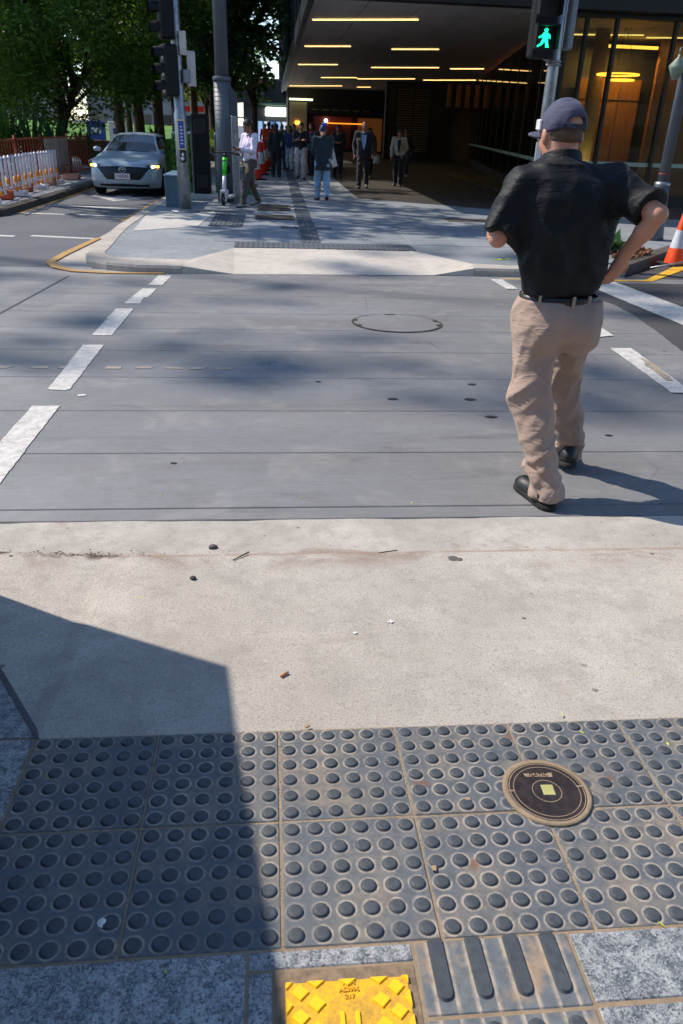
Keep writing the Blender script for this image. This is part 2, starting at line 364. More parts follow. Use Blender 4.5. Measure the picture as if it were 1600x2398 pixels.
def sheet(name, poly, m, parent, dz=.004, zf=zr, jag=0, seed=1, sub=.12):
    """thin painted sheet laid on the road, edges a little ragged"""
    rn = random.Random(seed); P = []
    n = len(poly)
    for i in range(n):
        a, b = poly[i], poly[(i+1) % n]; L = math.dist(a, b); k = max(1, int(L/sub)) if jag else 1
        for j in range(k):
            t = j/k; x, y = a[0]+(b[0]-a[0])*t, a[1]+(b[1]-a[1])*t
            P.append((x+rn.uniform(-jag, jag), y+rn.uniform(-jag, jag)))
    return MB().prism(P, dz-.003, dz, lambda x, y: zf(y)).build(name, m, parent)
# asphalt patch along the right of the crossing
sheet('asphalt_patch', [(2.9, 2.87), (3.02, 4.5), (3.2, 5.3), (3.41, 5.97), (3.59, 6.9), (3.72, 7.67), (3.75, 8.2), (3.7, 8.6), (3.62, 9.2), (3.55, 9.95), (30, 9.95), (30, 2.87)], M_ASPH, road, .0045, jag=.006, seed=3, sub=.1)
sheet('joint_seal', [(-2.53, 7.1), (-2.46, 9.85), (-2.43, 9.85), (-2.5, 7.1)], M('bitumen seal', '#3d4046', .7), road, .003)
sheet('joint_seal', [(-2.62, 4.0), (-2.53, 7.1), (-2.5, 7.1), (-2.59, 4.0)], MATS['bitumen seal'], road, .003)
DL = [[(-1.259, 3.25), (-1.225, 3.25), (-1.278, 4.435), (-1.437, 4.433)], [(-1.44, 4.783), (-1.32, 4.76), (-1.303, 4.80), (-1.333, 6.037), (-1.492, 6.031)],
      [(-1.497, 6.372), (-1.34, 6.379), (-1.352, 7.574), (-1.518, 7.562)], [(-1.494, 7.842), (-1.333, 7.855), (-1.35, 8.2), (-1.31, 8.24), (-1.296, 8.799), (-1.449, 8.784)],
      [(-1.424, 9.03), (-1.268, 9.046), (-1.25, 9.87), (-1.41, 9.86)]]
DL[0][0] = (-1.42, 3.25); DL[0][1] = (-1.255, 3.25)
for i, d in enumerate(DL): sheet('crossing_dash', d, M_WPAINT, road, .0045, jag=.003, seed=20+i, sub=.05)
DR = [[(2.70, 4.75), (2.85, 4.75), (3.0, 6.068), (2.815, 6.061)], [(2.88, 6.485), (3.05, 6.56), (3.13, 7.45), (2.95, 7.45)], [(2.93, 7.8), (3.08, 7.8), (3.05, 8.8), (2.9, 8.8)], [(2.81, 9.137), (2.95, 9.149), (2.97, 9.93), (2.82, 9.93)],
      [(2.62, 3.3), (2.78, 3.3), (2.82, 4.4), (2.66, 4.4)]]
for i, d in enumerate(DR): sheet('crossing_dash', d, M_WPAINT, road, .0085, jag=.003, seed=40+i, sub=.05)
sheet('stop_line', [(4.0, 3.0), (4.5, 3.0), (4.46, 9.86), (3.96, 9.84)], M_WPAINT, road, .0095, jag=.006, seed=9)
sheet('yellow_line', [(2.97, 9.96), (3.9, 9.985), (3.9, 10.03), (2.97, 10.01)], M_YPAINT2, road, .006)
sheet('yellow_line', [(4.48, 9.93), (5.02, 9.95), (6.1, 11.1), (8.2, 13.2), (8.05, 13.32), (5.95, 11.24), (4.95, 10.03), (4.48, 10.02)], M_YPAINT2, road, .012)

M_TRACE = paint_mat('faint tan paint trace', '#a89a86', '#7d7d7e', 1.2)
for i, x in enumerate([-1.95, -1.7, -1.52, -1.2, -.98, -.78, -.6, -.42]): sheet('paint_trace', [(x, 5.30+.01*(i % 3)), (x+.1+.03*(i % 2), 5.31), (x+.12, 5.36), (x+.02, 5.37)], M_TRACE, road, .0035, jag=.008, seed=60+i, sub=.03)
M_SPOT = M('black road gum', '#222326', .7)
for i, (x, y, r_) in enumerate([(.757, 4.6, .032), (1.259, 4.595, .036), (1.304, 4.235, .034), (1.5, 4.45, .022), (1.36, 4.95, .03), (.3, 5.0, .018), (-.5, 3.5, .014), (1.9, 3.9, .02)]):
    sheet('gum_spot', [(x+r_*(1+.25*math.sin(3*k+i))*math.cos(k*.5236), y+r_*.7*math.sin(k*.5236)) for k in range(12)], M_SPOT, road, .0035)
sheet('white_marker', [(-1.2+.028*math.cos(k*.5236), 4.66+.02*math.sin(k*.5236)) for k in range(12)], M_WPAINT, road, .004)
sheet('paint_scar', [(2.80, 5.05), (2.86, 5.03), (2.95, 5.5), (2.93, 5.72), (2.86, 5.5)], M('tan scar in paint', '#8d8271', .85, 0, .25, 30), road, .0125, jag=.012, seed=77, sub=.05)
# car lane beyond the corner
lane = MB().prism([(-60, 10.0), (-2.45, 10.0), (-2.6, 12), (-2.55, 20), (-2.4, 120), (-5.4, 120), (-5.15, 16.0), (-5.6, 15.5), (-60, 15.5)], -.3, -.108).build('lane', M_LANE); tag(lane, 'blue grey car lane leading to the crossing', kind='structure')
rlane = MB().prism([(3.4, 9.93), (60, 9.93), (60, 70), (26, 30), (6.1, 11.6), (4.5, 9.97)], -.3, -.098).build('side_road', M_ASPH); tag(rlane, 'dark asphalt side road curving off at the right', kind='structure')
zl = lambda y: -.108
for q in [[(-5.0, 18.2), (-2.68, 17.85), (-2.68, 18.02), (-5.0, 18.4)], [(-5.1, 16.55), (-4.12, 16.45), (-4.12, 16.6), (-5.1, 16.7)], [(-3.84, 16.45), (-2.79, 16.28), (-2.79, 16.43), (-3.84, 16.6)],
          [(-5.4, 13.3), (-4.12, 13.1), (-4.12, 13.25), (-5.4, 13.45)], [(-3.89, 13.2), (-2.81, 13.0), (-2.81, 13.13), (-3.89, 13.36)]]:
    sheet('lane_line', q, M_WPAINT, lane, .0045, zl, .004, 5)
sheet('lane_arrow', [(-3.72, 19.6), (-4.5, 20.9), (-3.95, 20.75), (-3.92, 21.9), (-3.55, 21.9), (-3.55, 20.75), (-2.95, 21.0)], M_WPAINT, lane, .0045, zl, .004, 6)
sheet('yellow_line', [(-1.35, 9.87), (-2.0, 9.82), (-2.48, 9.92), (-2.79, 10.19), (-2.97, 10.6), (-2.95, 11.4), (-2.82, 13.0), (-2.72, 13.0), (-2.84, 11.3), (-2.86, 10.65), (-2.70, 10.28), (-2.44, 10.02), (-2.0, 9.92), (-1.35, 9.93)], M_YPAINT, road, .02, zl if False else (lambda y: -.1))
sheet('yellow_line', [(-2.9, 15.6), (-2.74, 15.6), (-2.64, 21.0), (-2.6, 60), (-2.72, 60), (-2.78, 21.0)], M_YPAINT, lane, .0075, zl, .004, 8)
sheet('yellow_line', [(-5.08, 16.5), (-4.98, 16.5), (-4.86, 24), (-5.0, 60), (-5.1, 60), (-4.98, 24)], M_YPAINT, lane, .0075, zl, .004, 8)

# ---- near footpath (its plane falls gently towards the road)
TO = Vector((.0022, 1.4771, .2193)); TX = Vector((.99995, .0058, -.0079)).normalized(); TY = Vector((-.0062, .9988, -.0481)); TY = (TY-TX*TX.dot(TY)).normalized(); TN = TX.cross(TY)
TM = Matrix(((TX.x, TY.x, TN.x, TO.x), (TX.y, TY.y, TN.y, TO.y), (TX.z, TY.z, TN.z, TO.z), (0, 0, 0, 1)))
fp = MB().prism([(-3, -2.2), (3.2, -2.2), (3.2, 0), (-.6, 0), (-1.26, 1.03), (-3, 1.03)], -.2, -.0022).build('near_footpath', M_GROUT)
fp.matrix_world = TM; tag(fp, 'near footpath of grey granite and slate tactile pavers', kind='structure')
# tactile pavers with studs
def dome_geo(m, cx, cy, n=14):
    m.lathe([(.0172, -.001), (.0152, .0022), (.0142, .0042), (.0126, .0051), (.0085, .0055)], (cx, cy, 0), n, True, False)
    b = len(m.V)-n; m.F.append(tuple(range(b, b+n))); m.S.append(True)
tile = MB(); q = .1478
tile.box((0, 0, -.02), (2*q, 2*q, .04), 0, .0025)
ME_TILE = tile.mesh('tactile_tile', M_TILE)
d = MB(); dome_geo(d, 0, 0); ME_DOME = d.mesh('dome', M_DOME)
COVER = (.624, -.247); COVER_R = .108
far_domes = MB(); ndome = 0
rt = random.Random(5)
for row in (0, 1):
    for c in range(-2, 5):
        cx, cy = c*.3+.15, -.15-.3*row
        t = link('tactile_tile', ME_TILE, fp, (cx, cy, rt.uniform(-.0012, .0008)), (rt.uniform(-.002, .002), rt.uniform(-.002, .002), 0))
        single = (row == 1 and c < 4) or (row == 0 and c in (0, 1))
        for i in range(6):
            for j in range(6):
                x, y = -.125+.05*i, -.125+.05*j
                if math.hypot(cx+x-COVER[0], cy+y-COVER[1]) < COVER_R+.006: continue
                if single: link('dome', ME_DOME, t, (x, y, 0), (0, 0, rt.uniform(0, 6)), (1, 1, rt.uniform(.8, 1.05))); ndome += 1
                else: dome_geo(far_domes, cx+x, cy+y, 12)
tag(far_domes.build('domes', M_DOME, fp), kind='stuff')
# bar paver below them
bt = MB(); bt.box2((.2435, -.739, -.04), (.5385, -.6015, 0), .0025); bt = bt.build('bar_tile', M_BARTILE, fp)
def bar(x, y0, y1, w=.0155, h=.0055, rnd=True):
    P = [(x-w, y1), (x-w, y0+w)]
    for k in range(1, 8): a = math.pi+math.pi*k/8; P.append((x+w*math.cos(a), y0+w+w*math.sin(a)))
    P += [(x+w, y0+w), (x+w, y1)]
    P2 = [(x+(a-x)*.8, y0+.004+(b-y0)*.985 if b < y1 else b) for a, b in P]
    n = len(P); m = MB()
    m.add([(a, b, -.001) for a, b in P]+[(a, b, h) for a, b in P2], [tuple(range(n, 2*n))[::-1]]+[(i, n+i, n+(i+1) % n, (i+1) % n) for i in range(n)]); return m
for x in (.283, .354, .427, .498): bar(x, -.718, -.6025).build('bar', M_DOME, bt)
t2 = MB().box2((.2435, -1.04, -.04), (.5385, -.745, 0), .0025).build('tactile_tile', M_BARTILE, fp)
for x in (.283, .354, .427, .498):
    for y in (-.77, -.84, -.91, -.98): link('dome', ME_DOME, t2, (x, y, 0))
def paver(x0, y0, x1, y1, seed=0):
    g = .003; return MB().box2((x0+g, y0+g, -.04), (x1-g, y1-g, rt.uniform(-.0012, .0006)), .002).build('granite_paver', M_GRAN, fp)
for a in [(-.065, -.64, .24, -.6), (-.065, -1.0, -.018, -.64), (-.67, -.9, -.065, -.6), (-1.27, -.9, -.67, -.6), (-.67, -1.5, -.065, -.9), (-1.27, -1.5, -.67, -.9), (.542, -.737, 1.14, -.6), (.542, -1.04, 1.14, -.74), (1.145, -1.04, 1.75, -.6), (-.018, -1.4, .24, -1.02), (.24, -1.5, .54, -1.045)]: paver(*a)
for k in range(6):
    for j in range(4):
        y0 = -.9+.3*k; x1 = -.602-.6*j
        if y0 < -.1: paver(x1-.6, y0, x1, y0+.3)
for a in [(-1.2, 0., -.8, .3), (-1.8, 0, -1.2, .3), (-1.8, .3, -1.2, .65), (-2.4, 0, -1.8, .65), (-2.4, .65, -1.8, 1.0)]: paver(*a)
MB().prism([(-.797, .003), (-.606, .003), (-.785, .283), (-.797, .283)], -.03, 0).build('granite_paver', M_GRAN, fp)
MB().prism([(-1.197, .303), (-.797, .303), (-1.01, .64), (-1.197, .64)], -.03, 0).build('granite_paver', M_GRAN, fp)

# ---- kerb ramp, gutter
def tw(x, y, z=0): return TM @ Vector((x, y, z))
m = MB(); V = []; xs = [-1.9, -1.5, -1.26, -1.1, -.95, -.85, -.77, -.7, -.65, -.598, -.4, 0, .5, 1, 1.6, 2.3, 3.2]; nv = 13
for x in xs:
    y0 = 0 if x >= -.6 else min(1.03, (-.6-x)/.66*1.03)
    s = tw(x+.0, y0+.004, -.006 if x >= -.6 else -.022)
    lip = max(0, min(.035, (-.66-x)*.09)); e = Vector((x, 2.522, .132+lip))
    for k in range(nv):
        t = k/(nv-1); p = s.lerp(e, t); V.append((p.x, p.y, p.z-.012*math.sin(math.pi*t)*.4))
    V.append((x, 2.524, .10))
n1 = nv+1
m.add(V, [(i*n1+k, (i+1)*n1+k, (i+1)*n1+k+1, i*n1+k+1) for i in range(len(xs)-1) for k in range(nv)])
rp = m.build('kerb_ramp', M_RAMP); tag(rp, 'pale concrete kerb ramp between tactile pavers and gutter', kind='structure')
dj = MB(); 
P = [(-.6, 0), (-.78, .281), (-1.26, 1.03)]
for a, b in zip(P, P[1:]):
    n = Vector((b[1]-a[1], -(b[0]-a[0]))).normalized()*.016
    q = [tw(a[0]-n.x*.2, a[1]-n.y*.2, .002), tw(a[0]+n.x, a[1]+n.y, -.012), tw(b[0]+n.x, b[1]+n.y, -.012), tw(b[0]-n.x*.2, b[1]-n.y*.2, .002)]
    dj.add(q, [(0, 1, 2, 3)])
dj.build('joint_seal', MATS['bitumen seal'], rp)
m = MB(); V = []; nx = 60
pr = [(2.5235, .127), (2.56, .122), (2.64, .1195), (2.75, .1175), (2.838, .116), (2.842, .09)]
for i in range(nx+1):
    x = -3+6.4*i/nx
    for k, (y, z) in enumerate(pr): V.append((x, y+(.004*math.sin(x*7)+.003*math.sin(x*19+1) if k >= 4 else 0), z))
m.add(V, [(i*6+k, (i+1)*6+k, (i+1)*6+k+1, i*6+k+1) for i in range(nx) for k in range(5)])
gt = m.build('gutter', M_GUTTER); tag(gt, 'pale stained concrete gutter along the near kerb', kind='structure')

# ---- far corner: tray, kerb, ramp, footpath
KL = [(2.66, 10.17), (3.25, 10.17), (4.42, 10.24), (4.9, 10.55), (6.2, 12.05), (9, 15), (26, 33)]
KB = [(2.70, 10.56), (3.2, 10.45), (4.25, 10.5), (4.72, 10.75), (6.02, 12.2), (8.8, 15.2), (25.8, 33.2)]
LL = [(-1.14, 9.93), (-1.7, 9.97), (-2.1, 10.13), (-2.4, 10.4), (-2.5, 10.8), (-2.5, 11.4), (-2.6, 12.6), (-2.66, 14), (-2.64, 16.1), (-2.58, 20.6), (-2.5, 120)]
LB = [(-1.08, 10.45), (-1.7, 10.48), (-2.08, 10.56), (-2.22, 10.75), (-2.28, 11.0), (-2.3, 11.6), (-2.38, 12.7), (-2.44, 14), (-2.43, 16.1), (-2.38, 20.6), (-2.3, 120)]
def kerb(name, A, B, mt, label, joints=True):
    root = None
    for i in range(len(A)-1):
        a, b, c, d = A[i], A[i+1], B[i+1], B[i]
        m = MB(); n = Vector((b[1]-a[1], -(b[0]-a[0]))).normalized()
        e = .02
        def inn(p, q): v = Vector((q[0]-p[0], q[1]-p[1])).normalized()*e; return (p[0]+v.x, p[1]+v.y)
        ai, bi = inn(a, d), inn(b, c)
        V = [(*a, -.25), (*b, -.25), (*a, -.03), (*b, -.03), (*ai, .001), (*bi, .001), (*d, .004), (*c, .004)]
        m.add(V, [(0, 1, 3, 2), (2, 3, 5, 4), (4, 5, 7, 6)])
        o = m.build(name if root is None else 'kerb_stone', mt, root)
        if root is None: root = o; tag(o, label, kind='structure')
    return root
kerb('kerb', LL, LB, M_KERB, 'pale concrete corner kerb at the far side of the crossing')
kerb('kerb', KL[:4], KB[:4], M_KERB, 'pale concrete kerb right of the far ramp')
kerb('kerb', KL[3:], KB[3:], M_DARKKERB, 'dark dirty kerb curving off beside the traffic cone')
MB().prism([(-1.0, 9.90), (-1.77, 9.88), (-2.18, 9.95), (-2.47, 10.03), (-2.71, 10.3), (-2.86, 10.62), (-2.88, 11.25), (-2.79, 13.05), (-2.72, 15), (-2.6, 15), (-2.6, 12.6), (-2.45, 11.4), (-2.3, 10.2), (-1.0, 9.99)], -.2, -.094).build('gutter_tray', M_KERB, gt)
m = MB(); B = [(-1.14, 9.93, -.096), (-.5, 9.985, -.092), (2.1, 10.15, -.092), (2.66, 10.17, -.096), (2.70, 10.56, .004), (2.0, 11.74, .003), (-.55, 11.6, .003), (-1.08, 10.45, .004), (-1.138, 9.95, .0), (2.66, 10.19, .0)]
m.add(B, [(1, 2, 5, 6), (8, 1, 6, 7), (2, 9, 4, 5), (0, 1, 8), (2, 3, 9)]); m.add([(-1.14, 9.925, -.2), (2.66, 10.165, -.2), (2.66, 10.17, -.096), (-1.14, 9.93, -.096)], [(0, 1, 2, 3)])
r2 = m.build('kerb_ramp', M_FARRAMP); tag(r2, 'sunlit pale concrete kerb ramp on the far side', kind='structure')
fpoly = [(2.70, 10.56), (3.2, 10.45), (4.25, 10.5), (4.72, 10.75), (6.02, 12.2), (8.8, 15.2), (25.8, 33.2), (40, 50), (40, 120), (-2.3, 120)]+LB[::-1][1:]+[(-.55, 11.6), (2.0, 11.74)]
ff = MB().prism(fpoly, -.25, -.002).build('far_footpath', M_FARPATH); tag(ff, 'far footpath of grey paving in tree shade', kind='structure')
def fslab(name, x0, y0, x1, y1, m, z=.006, h=.02, bev=.002): return MB().box2((x0, y0, z-h), (x1, y1, z), bev).build(name, m, ff)
# paving grid either side of the guide strip
me = {}
for j in range(16):
    for i in range(9):
        x0 = [-2.28, -1.55, -.9, -.22, .78, 1.5, 2.2, 2.95, 3.7][i]; x1 = [-1.55, -.9, -.22, .42, 1.5, 2.2, 2.95, 3.7, 4.5][i]
        y0 = 12.28+.62*j; y1 = y0+.62
        if x0 < -1.0 and y0 < 17: continue
        if -1.2 < x0 < .4 and 13.9 < y0 < 18.2: continue
        if x0 > 2 and y0 > 20.4 - (x0-2)*.75: continue
        key = i
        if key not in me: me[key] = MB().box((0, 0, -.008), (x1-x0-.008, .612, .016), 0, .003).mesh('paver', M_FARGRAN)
        link('paver', me[key], ff, ((x0+x1)/2, (y0+y1)/2, .0035+rt.uniform(0, .0012)))
MB().prism([(-2.27, 13.3), (-1.3, 14.1), (-1.16, 16.6), (-2.42, 15.9)], -.01, .004).build('concrete_patch', M_PATHCONC, ff)
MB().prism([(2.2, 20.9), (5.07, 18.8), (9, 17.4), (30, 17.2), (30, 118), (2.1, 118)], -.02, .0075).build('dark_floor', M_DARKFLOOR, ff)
fslab('hatch_lid', 3.5, 15.78, 4.55, 16.4, M('rusty hatch', '#4a3f38', .8, 0, .3, 5), .011)
MB().prism([(1.97, 14.2), (2.24, 14.23), (2.24, 14.42), (1.97, 14.4)], -.006, .0085).build('paint_mark', M_WPAINT, ff)
MB().prism([(3.1, 10.95), (3.2, 10.92), (3.36, 11.08), (3.4, 11.02), (3.22, 11.0)], -.006, .0085).build('paint_mark', M('lime spray paint', '#b8c84a', .7), ff)
# bar pavers: ramp head, guide strip, side blocks
gm = MB().box((0, 0, -.008), (.294, .294, .02), 0, .002)
for k in range(4): gm.box((-.1125+.075*k, 0, .0045), (.034, .27, .007), 0, .003)
ME_GUIDE = gm.mesh('bar_tile', M('far bar paver', '#4a5057', .7, 0, .2, 10))
for c in range(9):
    for r in range(2): link('bar_tile', ME_GUIDE, ff, (-.42+.3*c, 11.79+.3*r, .006), (0, 0, .045))
for k in range(42): link('bar_tile', ME_GUIDE, ff, (.6+.004*k*.3, 12.4+.3*k, .0065))
lg = MB()
for k in range(4): lg.box((.65-.1125+.075*k, 40, .012), (.034, 30, .007))
lg.box((.66, 40, 0), (.296, 30, .018)); lg.build('guide_strip', MATS['far bar paver'], ff)
for c in range(2):
    for r in range(7): link('bar_tile', ME_GUIDE, ff, (-.98+.3*c, 14.35+.3*r, .0065))
for c in range(4): link('bar_tile', ME_GUIDE, ff, (-1.42+.3*c, 16.75, .0065), (0, 0, 0))
for c in (-1, 1): link('bar_tile', ME_GUIDE, ff, (.6+c*.302, 14.2, .0065))
# ------------------------------------------------------------------ covers and grates
def on_fp(name, x, y, label, cat, z=0):
    o = bpy.data.objects.new(name, None); COL.objects.link(o); o.empty_display_size = .05; o.matrix_world = TM @ Matrix.Translation((x, y, z)); return tag(o, label, cat)
cv = on_fp('access_cover', *COVER, 'round dark metal access cover set among the tactile pavers', 'manhole cover'); cv.scale = (.95, .95, 1)
M_IRON = M('brown cast iron', '#352e2e', .5, .35, .25, 40, .25); M_SAND = M_GROUT
MB().lathe([(COVER_R-.012, -.004), (COVER_R, -.004), (COVER_R+.001, .0035), (COVER_R-.006, .0052), (COVER_R-.012, .004)], (0, 0, 0), 56, True, False).build('surround', M_SAND, cv)
MB().lathe([(.0, .0035), (.094, .0035), (.0975, .002), (.0975, -.02)], (0, 0, 0), 56, False, False).build('lid', M_IRON, cv)
MB().ring((0, 0, 0), .091, .0935, .0042, 56).build('groove', M_SAND, cv); MB().ring((0, 0, 0), .0805, .0825, .0042, 56).build('groove', M_SAND, cv); MB().ring((0, 0, 0), .0345, .0365, .0042, 48).build('groove', M_SAND, cv)
MB().box((.004, .003, .004), (.03, .034, .003), -.06, .001).build('marker_plate', M('pale yellow enamel', '#a9a66c', .5), cv)
P = [(-.036, .049), (.036, .049), (.036, .062), (-.036, .062)]
MB().add([(-.038, .05, .0041), (.03, .046, .0041), (.033, .0605, .0041), (-.042, .061, .0041)], [(0, 1, 2, 3)]).build('name_panel', M_SAND, cv)
link('lettering', text_mesh('GATIC', .0165, M_IRON, .0006), cv, (-.004, .0543, .0046), (0, 0, -.04))
for a in (math.pi*.98, .12): MB().box((.088*math.cos(a), .088*math.sin(a), .0042), (.016, .005, .001), a).build('lift_slot', M_SAND, cv)

ya = on_fp('access_cover', .112, -.665, 'square yellow access cover with raised diamond tread at the bottom edge', 'access cover')
M_YEL = paint_mat('yellow cover paint', '#fbc004', '#a98a2e', .35); M_YELD = paint_mat('worn yellow cover base', '#e9b010', '#7a6540', .9)
fr = MB(); fr.box2((-.127, -.32, -.03), (.123, .022, -.0005)); fr.build('frame', M('rusty frame', '#7d6a55', .8, 0, .35, 40, .5), ya)
MB().box2((-.11, -.30, -.02), (.11, .0, .002), .003).build('plate', M_YELD, ya)
k = 0
for j in range(0, 14):
    for i in range(-4, 5):
        if (i+j) % 2: continue
        x, y = i*.0281, -.001-.0213*j+.002
        if j in (1, 2) and abs(i) <= (1 if j == 1 else 0): continue
        if abs(x) < .04 and j >= 3: continue
        h = .0155; P = [(x-.0165, y), (x, y-h), (x+.0165, y), (x, y+h)]
        P = [(max(-.108, min(.108, a)), min(-.002, b)) for a, b in P]
        if P[0][0] >= P[2][0]-.004: continue
        c = [(x+(a-x)*.9, y+(b-y)*.9) for a, b in P]
        MB().add([(*p, .0018) for p in P]+[(*p, .0055) for p in c], [(4, 5, 6, 7)]+[(q, (q+1) % 4, 4+(q+1) % 4, 4+q) for q in range(4)]).build('tread_diamond', M_YEL, ya)
for x in (-.0135, .0125): MB().box2((x-.004, -.16, .0015), (x+.004, -.058, .0055), .001).build('rib', M_YEL, ya)
for i, s in enumerate(('HLH', 'AS3996', '217')): link('lettering', text_mesh(s, .0115, M_YELD, .0008), ya, (.002, -.008-.0122*i, .0035))

rc = empty('manhole_cover', (1.15, 7.03, zr(7.03)+.003), 0, 'large round concrete filled manhole cover in the road', 'manhole cover'); rc.rotation_euler = (-.0297, 0, 0)
MB().ring((0, 0, 0), .40, .425, .003, 72).build('rim', M('dark worn iron rim', '#3a322d', .7, .2, .5, 7), rc)
MB().lathe([(.0, .0055), (.402, .0045)], (0, 0, 0), 72, False, False).build('lid', M_ROAD, rc)
for a, l in ((2.9, .07), (3.5, .06), (.2, .08), (6.0, .07), (1.6, .1)): MB().box((.385*math.cos(a), .385*math.sin(a), .005), (l*.45, l, .002), a).build('lift_slot', M_BLACKGAP, rc)

M_GRATE = M('rusty grate', '#5d5048', .75, .3, .3, 14, .2)
def grate(x0, y0, x1, y1, label):
    o = empty('drain_grate', ((x0+x1)/2, (y0+y1)/2, .004), 0, label, 'grate'); a, b = (x1-x0)/2, (y1-y0)/2
    MB().box((0, 0, 0), (2*a, 2*b, .006)).build('pit', M_BLACKGAP, o)
    m = MB()
    for s in (-1, 1): m.box((0, s*(b-.02), .006), (2*a, .04, .016)); m.box((s*(a-.02), 0, .0065), (.04, 2*b-.08, .016))
    m.build('frame', M_GRATE, o)
    n = int(2*b/.06)
    for i in range(1, n): MB().box((0, -b+2*b*i/n, .006), (2*a-.08, .028, .012)).build('bar', M_GRATE, o)
grate(-.34, 15.45, .42, 16.15, 'rusty drain grate nearer the crossing on the far footpath'); grate(-.32, 17.1, .38, 18.35, 'rusty drain grate beside the walking man in the lilac shirt')

# ------------------------------------------------------------------ traffic signal pole at the corner
sp = empty('signal_pole', (-1.74, 16.5, 0), 0, 'galvanised traffic signal pole with blue sign at the far corner', 'traffic light')
MB().lathe([(.12, .03), (.118, 1.75), (.1, 1.78), (.095, 2.9), (.09, 4.6)], (0, 0, 0), 20).build('pole', M_STEEL, sp)
MB().lathe([(.28, 0), (.28, .02), (.2, .035), (.14, .06)], (0, 0, .004), 24).build('base_flange', M_STEEL_D, sp)
MB().lathe([(.104, 0), (.104, .05)], (0, 0, 2.98), 20).build('collar', M_STEEL_D, sp)
M_BLUE = M('blue sign face', '#1d3f9c', .45, 0, .1, 8); M_YB = M('pale yellow border', '#d9c77a', .5)
s = MB().box((.02, -.135, 1.39), (.15, .012, .52), -.25, .004).build('push_sign', M_YB, sp); MB().box((.022, -.143, 1.39), (.11, .008, .475), -.25).build('sign_face', M_BLUE, s)
for k in range(6): MB().box((.022, -.149, 1.24+.058*k), (.055-.008*(k % 3), .002, .02), -.25).build('lettering', M_WHITEP, s)
b = MB().box((.03, -.14, 1.02), (.13, .05, .22), -.25, .02).build('push_button', M_BLACKP, sp); MB().lathe([(.034, 0), (.034, .02), (.02, .03)], (0, 0, 0), 16).build('button', M_CHROME, b, (.025, -.168, .975), (R(90), 0, -.25))
MB().prism([(-.035, -.02), (0, .03), (.035, -.02), (.012, -.02), (.012, -.05), (-.012, -.05), (-.012, -.02)], 0, .006).build('arrow', M_WHITEP, b, (.028, -.166, 1.06), (R(90), 0, -.25))
def signal_head(parent, x, y, z, hgt=.86, yaw=0):
    h = empty('signal_head', (x, y, z)); h.parent = parent; h.rotation_euler = (0, 0, yaw)
    MB().box((0, 0, 0), (.26, .3, hgt), 0, .03).build('housing', M_NAVYP, h)
    for k in (-1, 0, 1):
        zc = k*hgt/3.1; m = MB(); n = 10; V = []
        for i in range(n+1):
            a = math.pi*(-.12+1.24*i/n); ly = .12*math.cos(a); lz = .12*math.sin(a); V += [(-.12, ly, zc+lz), (-.30, ly*.95, zc+lz*.95-.02)]
        m.add(V, [(2*i, 2*i+1, 2*i+3, 2*i+2) for i in range(n)], True); m.build('visor', M_NAVYP, h)
        MB().lathe([(0, .012), (.06, .01), (.1, .0)], (0, 0, 0), 16, True, False).build('lens', M_MIRROR, h, (-.131, 0, zc), (0, R(-90), 0))
    return h
signal_head(sp, -.13, -.12, 2.45, .84, .45); signal_head(sp, -.15, -.06, 3.42, .95, .3)
MB().box((-.1, 0, 3.5), (.4, .03, 1.1), .1, .02).build('target_board', M_NAVYP, sp)
MB().box((.13, -.06, 2.9), (.13, .1, .38), .15, .01).build('terminal_box', M('beige enamel', '#b9b6ad', .5, 0, .1), sp)
MB().box((.26, .02, 2.5), (.2, .03, .58), .75, .04).build('sign_back', M('dull alloy sheet', '#b4adaa', .55, .1, .15, 4), sp)
MB().box((.17, -.06, 2.37), (.14, .12, .22), .3, .02).build('speaker_box', M('grey enamel', '#80838c', .5), sp)

# ------------------------------------------------------------------ big lighting pole, kiosk, planters
lp = empty('light_pole', (-1.06, 19.0, 0), 0, 'tall thick grey lighting pole behind the scooter', 'pole')
MB().lathe([(.19, 0), (.185, 2.45)], (0, 0, 0), 24).build('sleeve', M_GREYPAINT, lp)
MB().lathe([(.2, 2.43), (.2, 2.5), (.15, 2.52)], (0, 0, 0), 24).build('collar', M_GREYPAINT, lp)
MB().lathe([(.148, 2.5), (.13, 7.5)], (0, 0, 0), 24).build('shaft', M_GREYPAINT, lp)
m = MB(); m.add([(.13, -.12, 1.72), (.32, -.12, 1.72), (.32, -.12, 2.18), (.13, -.12, 2.4), (.13, .1, 1.72), (.32, .1, 1.72), (.32, .1, 2.18), (.13, .1, 2.4)], [(0, 1, 2, 3), (7, 6, 5, 4), (0, 4, 5, 1), (1, 5, 6, 2), (2, 6, 7, 3), (3, 7, 4, 0)]); m.build('equipment_box', M('slate enamel', '#3f464c', .5), lp)
for k in range(26): MB().lathe([(.1875, 0), (.1875, .012)], (0, 0, .1+.088*k), 24, False).build('rib', M_GREYPAINT, lp)
cp = empty('channel_post', (-.80, 18.7, 0), 0, 'galvanised steel channel post beside the thick grey pole', 'post')
MB().box((0, 0, .88), (.15, .1, 1.76), 0, .008).build('channel', M_STEEL, cp); MB().box((.16, .03, 1.74), (.2, .02, .03)).build('top_arm', M_STEEL, cp)
ks = empty('kiosk', (-1.66, 20.0, 0), 0, 'tall black information kiosk behind the signal pole', 'kiosk')
MB().box((0, 0, .94), (.40, .22, 1.72), 0, .02).build('body', M_NAVYP, ks); MB().box((0, -.12, 1.53), (.27, .03, .32), 0, .01).build('recess_panel', M_BLACKP, ks); MB().box((0, -.12, .36), (.27, .03, .3), 0, .01).build('recess_panel', M_BLACKP, ks)
MB().box((.06, -.1, .04), (.75, .7, .09), 0, .01).build('plinth', M_PATHCONC, ks)
